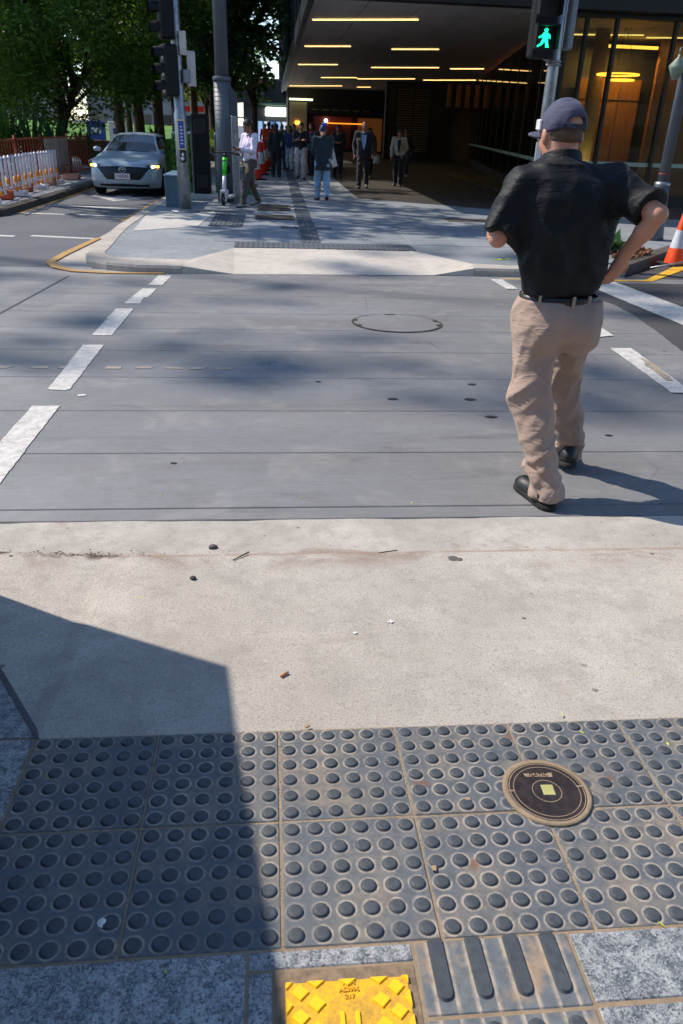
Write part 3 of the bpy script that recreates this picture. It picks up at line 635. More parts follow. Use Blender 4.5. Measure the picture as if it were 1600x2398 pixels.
bx = empty('planter_bench', (-2.1, 18.1, 0), 0, 'teal metal box planter by the corner kerb', 'planter')
MB().box((0, 0, .3), (.26, 1.5, .62), 0, .015).build('box', M_TEAL, bx); MB().box((0, 0, .62), (.29, 1.54, .03), 0, .008).build('rim', M('pale teal rim', '#8fa9b2', .45), bx)

def hedge_geo(x0, y0, z0, x1, y1, z1, n, seed, size=.05):
    """thousands of short leaf blades through a box"""
    rs = np.random.RandomState(seed)
    P = rs.rand(n, 3)*np.array([x1-x0, y1-y0, z1-z0])+np.array([x0, y0, z0])
    k = rs.rand(n); f = rs.randint(0, 5, n); P[f == 0, 1] = y0; P[f == 1, 0] = x1; P[f == 2, 2] = z1; P[f == 3, 1] = y0
    d = rs.randn(n, 3); d[:, 2] += .8; d /= np.linalg.norm(d, axis=1)[:, None]
    s = np.cross(d, rs.randn(n, 3)); s /= np.linalg.norm(s, axis=1)[:, None]
    L = size*(.6+.8*rs.rand(n))[:, None]; w = L*.28
    V = np.stack([P-s*w*.4, P+d*L*.5-s*w, P+d*L, P+d*L*.5+s*w], 1).reshape(-1, 3); F = np.arange(4*n).reshape(-1, 4)
    return V, F
def leaf_mat(name, a, b, trans=.35, c3=None):
    t = NT(name); g = t.n('NewGeometry'); ri = g.outputs['Random Per Island']
    c = t.mix(ri, a, b)
    big = t.noise(g.outputs['Position'], .8, 3); c = t.mix(t.ramp(big, .35, .65, 0, .5), c, c3 or a)
    t.base(c); t.rough(.55); t.b.inputs['Specular IOR Level'].default_value = .3
    tl = t.n('BsdfTranslucent'); t.t.links.new(t.mix(.35, c, '#86ad3a'), tl.inputs[0]); mx = t.n('MixShader'); mx.inputs[0].default_value = trans
    t.t.links.new(t.b.outputs[0], mx.inputs[1]); t.t.links.new(tl.outputs[0], mx.inputs[2]); t.t.links.new(mx.outputs[0], t.o.inputs[0]); return t.m
M_HEDGE = leaf_mat('artificial hedge', '#5a9a2a', '#9ad04a', .3, '#69ad30')
M_HGREEN = M('hedge backing', '#3d7a2a', .8, 0, .3, 12); M_GLASS = glass_mat('clear balustrade glass', '#e4f1ec', 1.5, 0, 1.2)
for i, (x0, x1, lab) in enumerate([(-2.46, -2.0, 'green hedge panel in a frame by the teal box planter'), (-1.42, -.86, 'green hedge panel behind the scooter'), (-.74, -.45, 'narrow green hedge panel behind the man in the lilac shirt')]):
    o = empty('hedge_panel', ((x0+x1)/2, 21.2, 0), 0, lab, 'hedge', 'framed hedge panels at the corner'); w = (x1-x0)/2
    MB().box((0, .08, .78), (2*w-.04, .1, 1.1)).build('backing', M_HGREEN, o)
    V, F = hedge_geo(-w+.03, -.04, .3, w-.03, .1, 1.33, 2600, i, .06); tag(link('leaves', np_mesh('leaves', V, F, M_HEDGE), o), kind='stuff')
    MB().box((0, .03, 1.37), (2*w, .2, .05), 0, .008).build('top_rail', M('pale rail', '#b9c6c9', .4, .2), o)
    for s in (-1, 1): MB().box((s*w, .03, .69), (.03, .2, 1.36), 0, .005).build('frame_post', M_STEEL, o)
    MB().box((0, .03, .12), (2*w, .26, .3), 0, .01).build('trough', M('green trough', '#1f6a37', .5), o)
MB().box2((-2.44, 19.4, .2), (-2.42, 20.9, 1.25)).build('glass_screen', M_GLASS); tag(bpy.data.objects['glass_screen'], 'clear glass screen along the planter beside the car', 'glass screen')

# ------------------------------------------------------------------ scooter
sc = empty('electric_scooter', (-1.06, 18.0, 0), R(-14), 'green and white hire scooter parked by the thick grey pole', 'scooter')
M_SCW = M('white scooter shell', '#d5d8d8', .4, 0, .06)
def wheel(par, y, r=.125):
    w = MB(); n = 24; V = []
    for i in range(n):
        a = 2*math.pi*i/n
        for k in range(8): b = 2*math.pi*k/8; rr = r-.028+.028*math.cos(b); V.append((.026*math.sin(b), rr*math.cos(a), rr*math.sin(a)))
    w.add(V, [(i*8+k, i*8+(k+1) % 8, ((i+1) % n)*8+(k+1) % 8, ((i+1) % n)*8+k) for i in range(n) for k in range(8)], True)
    o = w.build('wheel', M_RUBBER, par, (0, y, r)); MB().lathe([(.0, -.018), (r-.045, -.018), (r-.045, .018), (0, .018)], (0, 0, 0), 16).build('rim', M_STEEL, o, (0, 0, 0), (0, R(90), 0)); return o
wheel(sc, 0); wheel(sc, 1.02, .115)
MB().tube([(0, .03, .2), (0, .13, .62)], [.05, .042], 12).build('steering_column', M_SCW, sc)
MB().tube([(0, .12, .6), (0, .2, .95)], [.048, .055], 12).build('green_stem', M_GREENP, sc)
MB().tube([(0, .2, .95), (0, .215, 1.03)], .028, 10).build('stem_top', M_BLACKP, sc)
MB().tube([(-.31, .25, 1.02), (-.12, .22, 1.06), (.12, .22, 1.06), (.31, .25, 1.02)], .017, 8).build('handlebar', M_BLACKP, sc)
for s in (-1, 1): MB().tube([(s*.2, .235, 1.045), (s*.32, .255, 1.015)], .022, 8).build('grip', M_RUBBER, sc)
MB().tube([(-.16, .2, 1.03), (-.26, .17, 1.0)], .006, 6).build('brake_lever', M_STEEL, sc)
MB().box((0, .58, .15), (.17, .72, .06), 0, .02).build('deck', M('pale deck', '#a5a9a8', .7, 0, .15, 20), sc)
for s in (-1, 1): MB().box((s*.05, 0, .2), (.022, .09, .24), 0, .008).build('fork', M_SCW, sc)
MB().box((0, .01, .29), (.13, .12, .06), 0, .02).build('fork_crown', M_SCW, sc); MB().box((0, .1, .24), (.16, .14, .2), 0, .04).build('front_shell', M_SCW, sc)
m = MB(); n = 8; V = []
for i in range(n+1): a = R(10+140*i/n); V += [(-.04, 1.02+.15*math.cos(a), .125+.15*math.sin(a)), (.04, 1.02+.15*math.cos(a), .125+.15*math.sin(a))]
m.add(V, [(2*i, 2*i+1, 2*i+3, 2*i+2) for i in range(n)]); m.build('rear_mudguard', M_BLACKP, sc)
MB().tube([(-.05, .5, .13), (-.16, .46, .01)], .01, 6).build('kick_stand', M_STEEL, sc)
MB().lathe([(.0, 0), (.035, 0), (.04, .02), (.0, .03)], (0, 0, 0), 14).build('headlight', M_MIRROR, sc, (0, .16, .88), (R(100), 0, 0)); MB().lathe([(.09, -.02), (.1, 0), (.09, .02)], (0, 0, 0), 18).build('helmet_clip', M_BLACKP, sc, (0, .26, .72), (R(90), 0, 0))

# ------------------------------------------------------------------ pedestrian signal
pp = empty('pedestrian_signal', (3.75, 11.4, 0), 0, 'galvanised pole with green walking man signal behind the man in the cap', 'traffic light')
MB().lathe([(.078, .0), (.076, 2.4), (.074, 4.2)], (0, 0, 0), 20).build('pole', M_STEEL, pp); MB().lathe([(.2, 0), (.18, .06), (.1, .16), (.085, .26)], (0, 0, .004), 20).build('base_cover', M('cream base cover', '#b3aa98', .7), pp)
h = empty('signal_head', (-.23, -.1, 0)); h.parent = pp
MB().box((0, 0, 2.89), (.33, .2, .80), 0, .025).build('housing', M_NAVYP, h)
M_GLOW = EM('green signal glow', '#12d884', 3.0)
def flat(poly, y, m, name, par, off):
    n = len(poly); return MB().add([(a+off[0], y, b+off[1]) for a, b in poly]+[(a+off[0], y+.006, b+off[1]) for a, b in poly], [tuple(range(n)), tuple(range(2*n-1, n-1, -1))]+[(i, n+i, n+(i+1) % n, (i+1) % n) for i in range(n)]).build(name, m, par)
MB().box((0, -.101, 2.71), (.27, .006, .27)).build('lens_screen', M_BLACKP, h); MB().box((0, -.101, 3.08), (.27, .006, .27)).build('lens_screen', M_BLACKP, h)
man = [(a*.86, b*.86) for a, b in [(-.022, .075), (-.05, .04), (-.095, .018), (-.088, .0), (-.045, .012), (-.03, .022), (-.036, -.02), (-.06, -.065), (-.105, -.095), (-.1, -.115), (-.035, -.085), (.0, -.04), (.02, -.06), (.025, -.115), (.075, -.115), (.055, -.05), (.05, -.01), (.055, .03), (.07, .005), (.085, -.005), (.078, .045), (.045, .07)]]
flat(man, -.112, M_GLOW, 'walking_figure', h, (0, 2.71)); MB().lathe([(0, 0), (.023, 0), (.023, .006), (0, .006)], (0, 0, 0), 14).build('walking_figure', M_GLOW, h, (.009, -.108, 2.8), (R(90), 0, 0))
for z in (2.71, 3.08):
    m = MB()
    for a, b in (((-.15, z+.13), (.15, z+.15)), ((-.15, z-.12), (-.14, z+.13)), ((.14, z-.12), (.15, z+.13))): m.box2((a[0], -.24, a[1]), (b[0], -.1, b[1]))
    m.build('visor', M_NAVYP, h)
MB().box((.15, .02, 2.98), (.1, .16, .74), .2, .02).build('rear_shroud', M('pale grey shroud', '#767c82', .5), pp)
for z in (2.42, 2.46): MB().lathe([(.1, 0), (.1, .025)], (0, 0, z), 18).build('clamp', M_STEEL_D, pp)
MB().tube([(-.05, -.05, 2.45), (-.18, -.1, 2.5)], .018, 8).build('bracket', M_STEEL_D, pp)
b = MB().box((-.06, -.1, 1.05), (.1, .05, .2), .2, .02).build('push_button', M_BLACKP, pp); MB().lathe([(.03, 0), (.02, .02)], (0, 0, 0), 12).build('button', M_CHROME, b, (-.065, -.125, 1.02), (R(90), 0, .2))
s2 = MB().box((-.075, -.085, 1.36), (.09, .01, .3), .3).build('push_sign', M_WHITEP, pp)
MB().box((-.09, -.08, 1.62), (.05, .012, .14), .3).build('yellow_tag', M('golden tag', '#c99a2c', .5), pp)

# ------------------------------------------------------------------ lamp post and cones at the right
rl = empty('lamp_post', (6.72, 13.7, 0), 0, 'grey lamp post with flared ribbed foot at the right edge', 'lamp post')
MB().lathe([(.21, .0), (.19, .1), (.125, .88)], (0, 0, .01), 20).build('foot', M_GREYPAINT, rl)
for k in range(22): MB().lathe([(.2-.0035*k, 0), (.2-.0035*k, .012)], (0, 0, .08+.036*k), 20, False).build('rib', M_GREYPAINT, rl)
MB().lathe([(.13, .88), (.135, .9), (.13, .93), (.095, .95)], (0, 0, 0), 20).build('collar', M_STEEL, rl); MB().lathe([(.092, .95), (.08, 4.5)], (0, 0, 0), 18).build('shaft', M_GREYPAINT, rl)
MB().lathe([(.096, 0), (.096, .02)], (0, 0, 1.06), 18).build('red_band', M('dull red tape', '#8b2f30', .6), rl)
m = MB().lathe([(.05, 0), (.12, .16), (.13, .2), (.02, .32), (.015, .36)], (-.2, -.1, 2.46), 12).build('lamp_hood', M('pale green lamp hood', '#7f8f7d', .5), rl); MB().tube([(-.2, -.1, 2.8), (-.2, -.1, 2.9), (0, 0, 2.95)], .015, 6).build('lamp_arm', M_GREYPAINT, rl)
M_REFL = M('white reflective band', '#c9c9cb', .35, .1, .06, 20)
def cone(x, y, z, label, hgt=.74, group=None, red=False):
    o = empty('traffic_cone', (x, y, z), RNG.uniform(0, 1), label, 'traffic cone', group); k = hgt/.74; om = M_RED if red else M_ORANGE
    MB().box((0, 0, .018*k), (.38*k, .38*k, .034*k), 0, .012).build('base', M_RUBBER, o)
    MB().lathe([(.155*k, .03*k), (.115*k, .25*k)], (0, 0, 0), 20, True, False).build('shell', om, o)
    MB().lathe([(.116*k, .25*k), (.0725*k, .5*k)], (0, 0, 0), 20, True, False).build('band', M_REFL, o)
    MB().lathe([(.072*k, .5*k), (.032*k, .73*k), (.025*k, .74*k), (0, .735*k)], (0, 0, 0), 20, True, False).build('tip', om, o); return o
cone(6.06, 11.45, -.096, 'orange traffic cone with white band on the dark road at the right edge')
c2 = cone(6.52, 11.75, -.096, 'second orange traffic cone leaning at the right edge behind the first'); c2.rotation_euler = (.1, .25, 0)
rod = MB().tube([(5.45, 10.95, -.07), (6.0, 11.0, .02), (6.9, 11.05, .17)], .012, 8).build('metal_rod', M_STEEL); tag(rod, 'thin grey metal rod leaning across the traffic cone', 'rod')
for i, (x, y) in enumerate([(-.52, 27.2), (-.40, 30.0), (-.31, 33.0), (-.25, 36.5), (-.2, 41), (-.62, 24.6)]):
    cone(x, y, 0.0, ['red cone nearest of the row behind the man in the lilac shirt', 'second red cone of the row along the shaded footpath', 'third red cone of the row along the shaded footpath', 'fourth red cone of the row along the shaded footpath', 'farthest red cone of the row along the shaded footpath', 'orange cone half hidden behind the legs of the lilac shirt man'][i], [.95, 1.1, 1.1, 1.1, 1.1, .6][i], 'cones along the shaded footpath', i < 5)

# ------------------------------------------------------------------ island with barriers at the left
isl = MB().prism([(-5.22, 15.9), (-5.2, 18), (-5.12, 22), (-5.2, 30), (-5.4, 120), (-70, 120), (-70, 15.8), (-6.2, 15.6)], -.3, .02).build('traffic_island', M_FARPATH); tag(isl, 'grey paved traffic island left of the car', kind='structure')
IA = [(-6.2, 15.5), (-5.35, 15.7), (-5.12, 16.1), (-5.08, 18), (-5.0, 22), (-5.08, 30), (-5.28, 120)]; IB = [(-6.2, 15.75), (-5.5, 15.95), (-5.3, 16.3), (-5.25, 18), (-5.17, 22), (-5.25, 30), (-5.45, 120)]
m = MB()
for i in range(len(IA)-1): a, b, c, d = IA[i], IA[i+1], IB[i+1], IB[i]; m.add([(*a, -.2), (*b, -.2), (*a, .01), (*b, .01), (*d, .035), (*c, .035)], [(0, 1, 3, 2), (2, 3, 5, 4)])
tag(m.build('island_kerb', M_DARKKERB), 'dark stone kerb of the traffic island', kind='structure')
FP = [(-6.3, 16.1), (-5.75, 17.9), (-5.92, 20.0), (-5.92, 22.2), (-5.8, 24.5), (-5.7, 26.8)]
flabs = ['orange fence panel nearest the left edge', 'orange fence panel behind the start of the white barrier', 'orange fence panel behind the middle of the white barrier', 'orange fence panel hung with a pale mesh sheet beside the car', 'last orange fence panel beside the car bonnet']
for i in range(5):
    a, b = Vector((*FP[i], .02)), Vector((*FP[i+1], .02)); L = (b-a).length; o = empty('fence_panel', a, math.atan2(b.y-a.y, b.x-a.x), flabs[i], 'fence', 'orange site fence panels on the island')
    m = MB(); m.tube([(.04, 0, .2), (.04, 0, 1.12), (L-.04, 0, 1.12), (L-.04, 0, .2), (.04, 0, .2)], .02, 6); m.build('frame', M_RUSTO, o)
    m = MB(); n = int(L/.24)
    for k in range(1, n): m.box((L*k/n, 0, .66), (.03, .016, .9))
    tag(m.build('bars', M_RUSTO, o), kind='stuff')
    MB().tube([(0, 0, 0), (0, -.0, 1.2)], .028, 8).build('post', M_RUSTO, o)
    MB().box((0, 0, .09), (.5, .22, .17), R(90), .02).build('foot_block', [M_SALMON2, M_SALMON2, M_SALMON, M_SALMON2, M_SALMON2][i] if i != 1 else M_SALMON, o)
    if i == 3:
        n = 24; V = []
        for k in range(n+1): y = -.03+.02*math.sin(k*1.3); V += [(.1+(L-.2)*k/n, y, .42), (.1+(L-.2)*k/n, y-.01, 1.1)]
        MB().add(V, [(2*k, 2*k+2, 2*k+3, 2*k+1) for k in range(n)], True).build('mesh_sheet', M('pale mesh sheet', '#9a8a7c', .8, 0, .2, 5), o)
M_WSLAT = M('white barrier tube', '#d6d0d6', .5, 0, .1, 10); M_AMB = M('amber reflector', '#f09010', .4, 0, .1, 10)
WB = [[(-5.55, 16.6), (-5.62, 18.7)], [(-5.64, 18.8), (-5.72, 20.8)], [(-5.72, 20.9), (-5.7, 22.6)]]
for i, (a, b) in enumerate(WB):
    a, b = Vector((*a, .02)), Vector((*b, .02)); L = (b-a).length; o = empty('expanding_barrier', a, math.atan2(b.y-a.y, b.x-a.x), ['white expanding barrier section nearest the left edge', 'middle white expanding barrier section before the orange fence', 'white expanding barrier section nearest the car'][i], 'barrier', 'white expanding barriers on the island')
    n = 7
    for k in range(n):
        x = L*(k+.5)/n; t = MB().tube([(x, -.02, .12), (x+.02, -.02, .78), (x+.05, -.02, .84)], .03, 8).build('upright', M_WSLAT, o)
        if k % 2 == 0:
            MB().tube([(x+.003, -.02, .3), (x+.007, -.02, .42)], .0365, 8).build('reflector', M_AMB, t); MB().tube([(x-.002, -.02, .13), (x, -.02, .2)], .0365, 8).build('reflector', M_AMB, t)
    MB().tube([(0, .02, .8), (L, .02, .8)], .02, 6).build('rail', M_WSLAT, o); MB().tube([(0, .02, .2), (L, .02, .2)], .02, 6).build('rail', M_WSLAT, o)
    for x in (.1, L-.1): MB().box((x, 0, .07), (.12, .36, .1), 0, .02).build('foot', M_WSLAT, o)

# ------------------------------------------------------------------ utility cabinet beside the camera (left of the frame): it throws the near shadow
A = Vector((-1.30, 2.44)); D = Vector((.196, -.98)).normalized(); N = Vector((-D.y, D.x)); ang = math.atan2(D.y, D.x)
ub = empty('utility_cabinet', (A.x+D.x*1.15-.22*.98, A.y+D.y*1.15-.22*.196, .2), ang, 'grey utility cabinet on the near footpath, left of view', 'cabinet')
MB().box((0, 0, .67), (2.3, .44, 1.34), 0, .01).build('body', M_GREYPAINT, ub); MB().box((0, 0, 1.35), (2.3, .44, .04), 0, .008).build('lid', M_GREYPAINT, ub)
for k in (-1, 0, 1): dd = MB().box((k*.74, .23, .65), (.7, .02, 1.2), 0, .006).build('door', M_GREYPAINT, ub); MB().box((k*.74+.28, .25, .7), (.03, .03, .16), 0, .005).build('handle', M_STEEL, dd)
# ------------------------------------------------------------------ implicit surfaces: smooth unions meshed with surface nets
_LAT = np.random.RandomState(3).rand(32, 32, 32).astype(np.float32)
def vnoise(x, y, z):
    xi, yi, zi = np.floor(x), np.floor(y), np.floor(z); fx, fy, fz = x-xi, y-yi, z-zi
    fx = fx*fx*(3-2*fx); fy = fy*fy*(3-2*fy); fz = fz*fz*(3-2*fz)
    a, b, c = xi.astype(int) % 32, yi.astype(int) % 32, zi.astype(int) % 32; a1, b1, c1 = (a+1) % 32, (b+1) % 32, (c+1) % 32
    L = _LAT
    def lp(p, q, t): return p+(q-p)*t
    return lp(lp(lp(L[a, b, c], L[a1, b, c], fx), lp(L[a, b1, c], L[a1, b1, c], fx), fy), lp(lp(L[a, b, c1], L[a1, b, c1], fx), lp(L[a, b1, c1], L[a1, b1, c1], fx), fy), fz)-.5
def surface_nets(F, o, h):
    S = F < 0; nx, ny, nz = F.shape
    cs = list(itertools.product((0, 1), repeat=3))
    cnt = sum(S[i:nx-1+i, j:ny-1+j, k:nz-1+k].astype(np.int8) for i, j, k in cs)
    mask = (cnt > 0) & (cnt < 8); I, J, K = np.nonzero(mask); n = len(I)
    idx = -np.ones(mask.shape, np.int64); idx[mask] = np.arange(n)
    fv = {c: F[I+c[0], J+c[1], K+c[2]] for c in cs}
    acc = np.zeros((n, 3)); w = np.zeros(n)
    for a in cs:
        for ax in range(3):
            if a[ax]: continue
            b = list(a); b[ax] = 1; fa, fb = fv[a], fv[tuple(b)]
            x = (fa < 0) != (fb < 0); t = np.where(x, fa/np.where(x, fa-fb, 1), 0)
            p = np.tile(np.array(a, float), (n, 1)); p[:, ax] += t; acc += p*x[:, None]; w += x
    V = (np.stack([I, J, K], 1)+acc/w[:, None])*h+np.array(o)
    Q = []
    for ax in range(3):
        u, v = (ax+1) % 3, (ax+2) % 3
        sl0 = [slice(1, -1)]*3; sl1 = [slice(1, -1)]*3; sl0[ax] = slice(0, F.shape[ax]-1); sl1[ax] = slice(1, F.shape[ax])
        A, B = S[tuple(sl0)], S[tuple(sl1)]; E = np.array(np.nonzero(A != B)); 
        if E.shape[1] == 0: continue
        sg = A[tuple(E)]; c = E.copy(); c[u] += 1; c[v] += 1
        def cell(du, dv):
            q = c.copy(); q[u] += du; q[v] += dv; return idx[tuple(q)]
        q = np.stack([cell(-1, -1), cell(0, -1), cell(0, 0), cell(-1, 0)], 1); q[~sg] = q[~sg][:, ::-1]; Q.append(q)
    return V, np.concatenate(Q)
class Sdf:
    def __init__(s, lo, hi, h, far=.12):
        s.h = h; s.o = np.array(lo, float); s.n = [int(math.ceil((hi[i]-lo[i])/h))+1 for i in range(3)]
        s.ax = [(s.o[i]+h*np.arange(s.n[i])).astype(np.float32) for i in range(3)]; s.F = np.full(s.n, far, np.float32); s.far = far
    def _sub(s, lo, hi):
        sl = []
        for i in range(3):
            a = max(0, int((lo[i]-s.o[i])/s.h)-1); b = min(s.n[i], int((hi[i]-s.o[i])/s.h)+3)
            if b <= a: return None
            sl.append(slice(a, b))
        x, y, z = s.ax[0][sl[0]][:, None, None], s.ax[1][sl[1]][None, :, None], s.ax[2][sl[2]][None, None, :]; return tuple(sl), x, y, z
    def _join(s, sl, d, k, sub=False):
        F = s.F[sl]
        if sub: d = -d; h = np.maximum(k-np.abs(F-d), 0)/max(k, 1e-6); s.F[sl] = np.maximum(F, d)+h*h*k*.25; return
        if k > 0: h = np.maximum(k-np.abs(F-d), 0)/k; s.F[sl] = np.minimum(F, d)-h*h*k*.25
        else: s.F[sl] = np.minimum(F, d)
    def seg(s, a, b, r1, r2=None, k=.03, sub=False, flat=None):
        r2 = r1 if r2 is None else r2; m = max(r1, r2)+s.far*.7+k
        q = s._sub([min(a[i], b[i])-m for i in range(3)], [max(a[i], b[i])+m for i in range(3)])
        if q is None: return s
        sl, x, y, z = q; d = [b[i]-a[i] for i in range(3)]; L = sum(v*v for v in d)+1e-9
        t = np.clip(((x-a[0])*d[0]+(y-a[1])*d[1]+(z-a[2])*d[2])/L, 0, 1)
        D = np.sqrt((x-a[0]-t*d[0])**2+(y-a[1]-t*d[1])**2+(z-a[2]-t*d[2])**2)-(r1+(r2-r1)*t)
        if flat is not None: n = math.sqrt(L); D = np.maximum(D, ((x-a[0])*d[0]+(y-a[1])*d[1]+(z-a[2])*d[2])/n-n*flat)
        s._join(sl, D, k, sub); return s
    def ell(s, c, r, k=.03, rz=0, rx=0, sub=False):
        m = max(r)+s.far*.7+k; q = s._sub([c[i]-m for i in range(3)], [c[i]+m for i in range(3)])
        if q is None: return s
        sl, x, y, z = q; x = x-c[0]; y = y-c[1]; z = z-c[2]
        if rz: ca, sa = math.cos(rz), math.sin(rz); x, y = x*ca+y*sa, -x*sa+y*ca
        if rx: ca, sa = math.cos(rx), math.sin(rx); y, z = y*ca+z*sa, -y*sa+z*ca
        k0 = np.sqrt((x/r[0])**2+(y/r[1])**2+(z/r[2])**2); k1 = np.sqrt((x/r[0]**2)**2+(y/r[1]**2)**2+(z/r[2]**2)**2)+1e-6
        s._join(sl, k0*(k0-1)/k1, k, sub); return s
    def prof(s, zs, wx, wy, cx, cy, k=.03, p=2.4):
        """vertical body with a superellipse section that changes with height"""
        m = s.far*.7+k; q = s._sub([min(cx)-max(wx)-m, min(cy)-max(wy)-m, zs[0]-m], [max(cx)+max(wx)+m, max(cy)+max(wy)+m, zs[-1]+m])
        sl, x, y, z = q; zz = z.ravel(); I = lambda v: np.interp(zz, zs, v).astype(np.float32)[None, None, :]
        a, b, c, d = I(wx), I(wy), I(cx), I(cy)
        D = ((np.abs((x-c)/a)**p+np.abs((y-d)/b)**p)**(1/p)-1)*np.minimum(a, b); D = np.maximum(D, np.maximum(zs[0]-z, z-zs[-1])); s._join(sl, D, k); return s
    def grid(s): return s.ax[0][:, None, None], s.ax[1][None, :, None], s.ax[2][None, None, :]
    def cut(s, n, d):
        x, y, z = s.grid(); s.F = np.maximum(s.F, x*n[0]+y*n[1]+z*n[2]-d); return s
    def folds(s, amp, sc, rot=(0, 0, 0), ridge=True, seed=0, mask=None):
        x, y, z = np.broadcast_arrays(*s.grid()); near = np.abs(s.F) < amp*4+s.h*3
        P = np.stack([x[near], y[near], z[near]], 1).astype(np.float64)
        Q = P @ np.array(Euler(rot).to_matrix())*np.array(sc)+seed*7.3
        v = vnoise(Q[:, 0], Q[:, 1], Q[:, 2])+.5*vnoise(Q[:, 0]*2.1+3, Q[:, 1]*2.1, Q[:, 2]*2.1)
        if ridge: v = .75-np.abs(v)*5
        if mask is not None: v = v*mask(P)
        s.F[near] -= (amp*np.clip(v, -1, 1)).astype(np.float32); return s
    def mesh(s, name, m, smooth=1):
        F = s.F
        V, Q = surface_nets(F, s.o, s.h)
        for _ in range(smooth):
            n = len(V); A = np.zeros((n, 3)); c = np.zeros(n)
            for i in range(4):
                a, b = Q[:, i], Q[:, (i+1) % 4]; np.add.at(A, a, V[b]); np.add.at(c, a, 1); np.add.at(A, b, V[a]); np.add.at(c, b, 1)
            V = V*.45+.55*A/np.maximum(c, 1)[:, None]
        return np_mesh(name, V, Q, m, True)

SKIN = {}
def skin_mat(c):
    if c in SKIN: return SKIN[c]
    t = NT('skin'); co = t.coord(); n = t.noise(co, 14, 4); t.base(t.mix(t.ramp(n, .35, .7, 0, .5), c, tuple(v*f for v, f in zip(col(c)[:3], (.85, .66, .6))))); t.rough(t.ramp(t.noise(co, 60, 3), .3, .7, .42, .62)); t.bump(t.noise(co, 260, 3, .7), .25, .002)
    t.b.inputs['Subsurface Weight'].default_value = .08; t.b.inputs['Subsurface Radius'].default_value = (.012, .005, .003); SKIN[c] = t.m; return t.m
def cloth(name, c, var=.18, rough=.85, weave=350, sheen=.2, streak=None, crease=0):
    if name in MATS: return MATS[name]
    t = NT(name); co = t.coord(); n = t.noise(co, 5, 5, .6); w = t.noise(co, weave, 2, .6)
    cc = t.mix(t.ramp(n, .3, .7), tuple(v*(1-var) for v in col(c)[:3]), tuple(min(1, v*(1+var)) for v in col(c)[:3]))
    if streak: cc = t.mix(t.ramp(t.noise(t.map(co, (1, 1, .25)), 22, 3), .5, .7, 0, .4), cc, streak)
    t.base(cc); t.rough(rough); t.b.inputs['Sheen Weight'].default_value = sheen; t.bump(t.math('ADD', w, t.math('MULTIPLY', n, 2)), .15, .003) if not crease else t.bump(t.math('ADD', t.math('MULTIPLY', w, .12), t.math('ADD', t.noise(t.map(co, (1, 1, 2.2), (.4, .7, 0)), 7, 4, .5, 1.4), t.noise(t.map(co, (1, 1, 2.6), (-.5, -.8, .4)), 12, 3, .5, 1.2))), crease, .012); MATS[name] = t.m; return t.m

def hand(S, w, d, side, curl=.5, up=(0, 0, 1), sc=1.0, k=.006):
    """palm and five bent fingers at wrist w, pointing along d; thumb on the side given"""
    d = Vector(d).normalized(); n = Vector(up); n = (n-d*n.dot(d)).normalized(); t = d.cross(n)*side; w = Vector(w)
    p1 = w+d*.055*sc; p2 = w+d*.088*sc
    S.seg(w, p1, .026*sc, .03*sc, .02); 
    for i in (-1.5, -.5, .5, 1.5): S.seg(p1+t*i*.011*sc, p2+t*i*.0175*sc, .0155*sc, .0115*sc, .012)
    for i, L in zip((-1.5, -.5, .5, 1.5), (.058, .07, .075, .067)):
        a = p2+t*i*.0185*sc; e = a; ang = .25+.2*curl
        for f in (.45, .32, .23):
            dd = d*math.cos(ang)-n*math.sin(ang); e2 = e+dd*L*f*sc*1.05; S.seg(e, e2, .0092*sc, .0082*sc, k); e = e2; ang += .75*curl
    a = w+d*.025*sc+t*.026*sc; b = a+(d*.55+t*.75-n*.25).normalized()*.042*sc; c = b+(d*.9+t*.2-n*.35*curl).normalized()*.032*sc
    S.seg(a, b, .0125*sc, .0105*sc, .012); S.seg(b, c, .0102*sc, .0085*sc, k)

def head(S, c, yaw=0, tilt=0, sc=1.0):
    """skull, jaw, nose, ears, brow; c is the middle of the head, yaw turns it, tilt nods it"""
    Rm = Matrix.Rotation(yaw, 3, 'Z') @ Matrix.Rotation(-tilt, 3, 'X'); c = Vector(c); q = lambda x, y, z: tuple(c+Rm @ Vector((x*sc, y*sc, z*sc)))
    S.ell(q(0, -.012, .025), (.076*sc, .094*sc, .09*sc), .03, yaw, -tilt); S.ell(q(0, .028, -.04), (.058*sc, .062*sc, .072*sc), .04, yaw, -tilt)
    S.ell(q(0, .062, -.088), (.026*sc, .022*sc, .02*sc), .03, yaw); S.seg(q(0, .082, .012), q(0, .104, -.024), .008*sc, .013*sc, .014)
    for s in (-1, 1):
        S.ell(q(s*.081, -.014, -.006), (.011*sc, .021*sc, .033*sc), .008, yaw, -tilt); S.seg(q(s*.014, .084, .028), q(s*.046, .072, .028), .009*sc, .009*sc, .012); S.ell(q(s*.032, .093, .01), (.015*sc, .01*sc, .01*sc), .008, yaw, -tilt, True)
        S.ell(q(s*.04, .062, -.03), (.022*sc, .02*sc, .022*sc), .02, yaw)
    S.seg(q(-.02, .089, -.055), q(.02, .089, -.055), .008*sc, .008*sc, .008); S.seg(q(-.022, .099, -.056), q(.022, .099, -.056), .0035*sc, .0035*sc, .003, True)
    return q
def eyes(par, q, sc=1.0):
    m = MB()
    for s in (-1, 1):
        p = q(s*.032, .082, .01); MB().lathe([(0, -.011), (.008, -.008), (.011, 0), (.008, .008), (0, .011)], p, 10).build('eye', M('dark eye', '#241c18', .2), par)
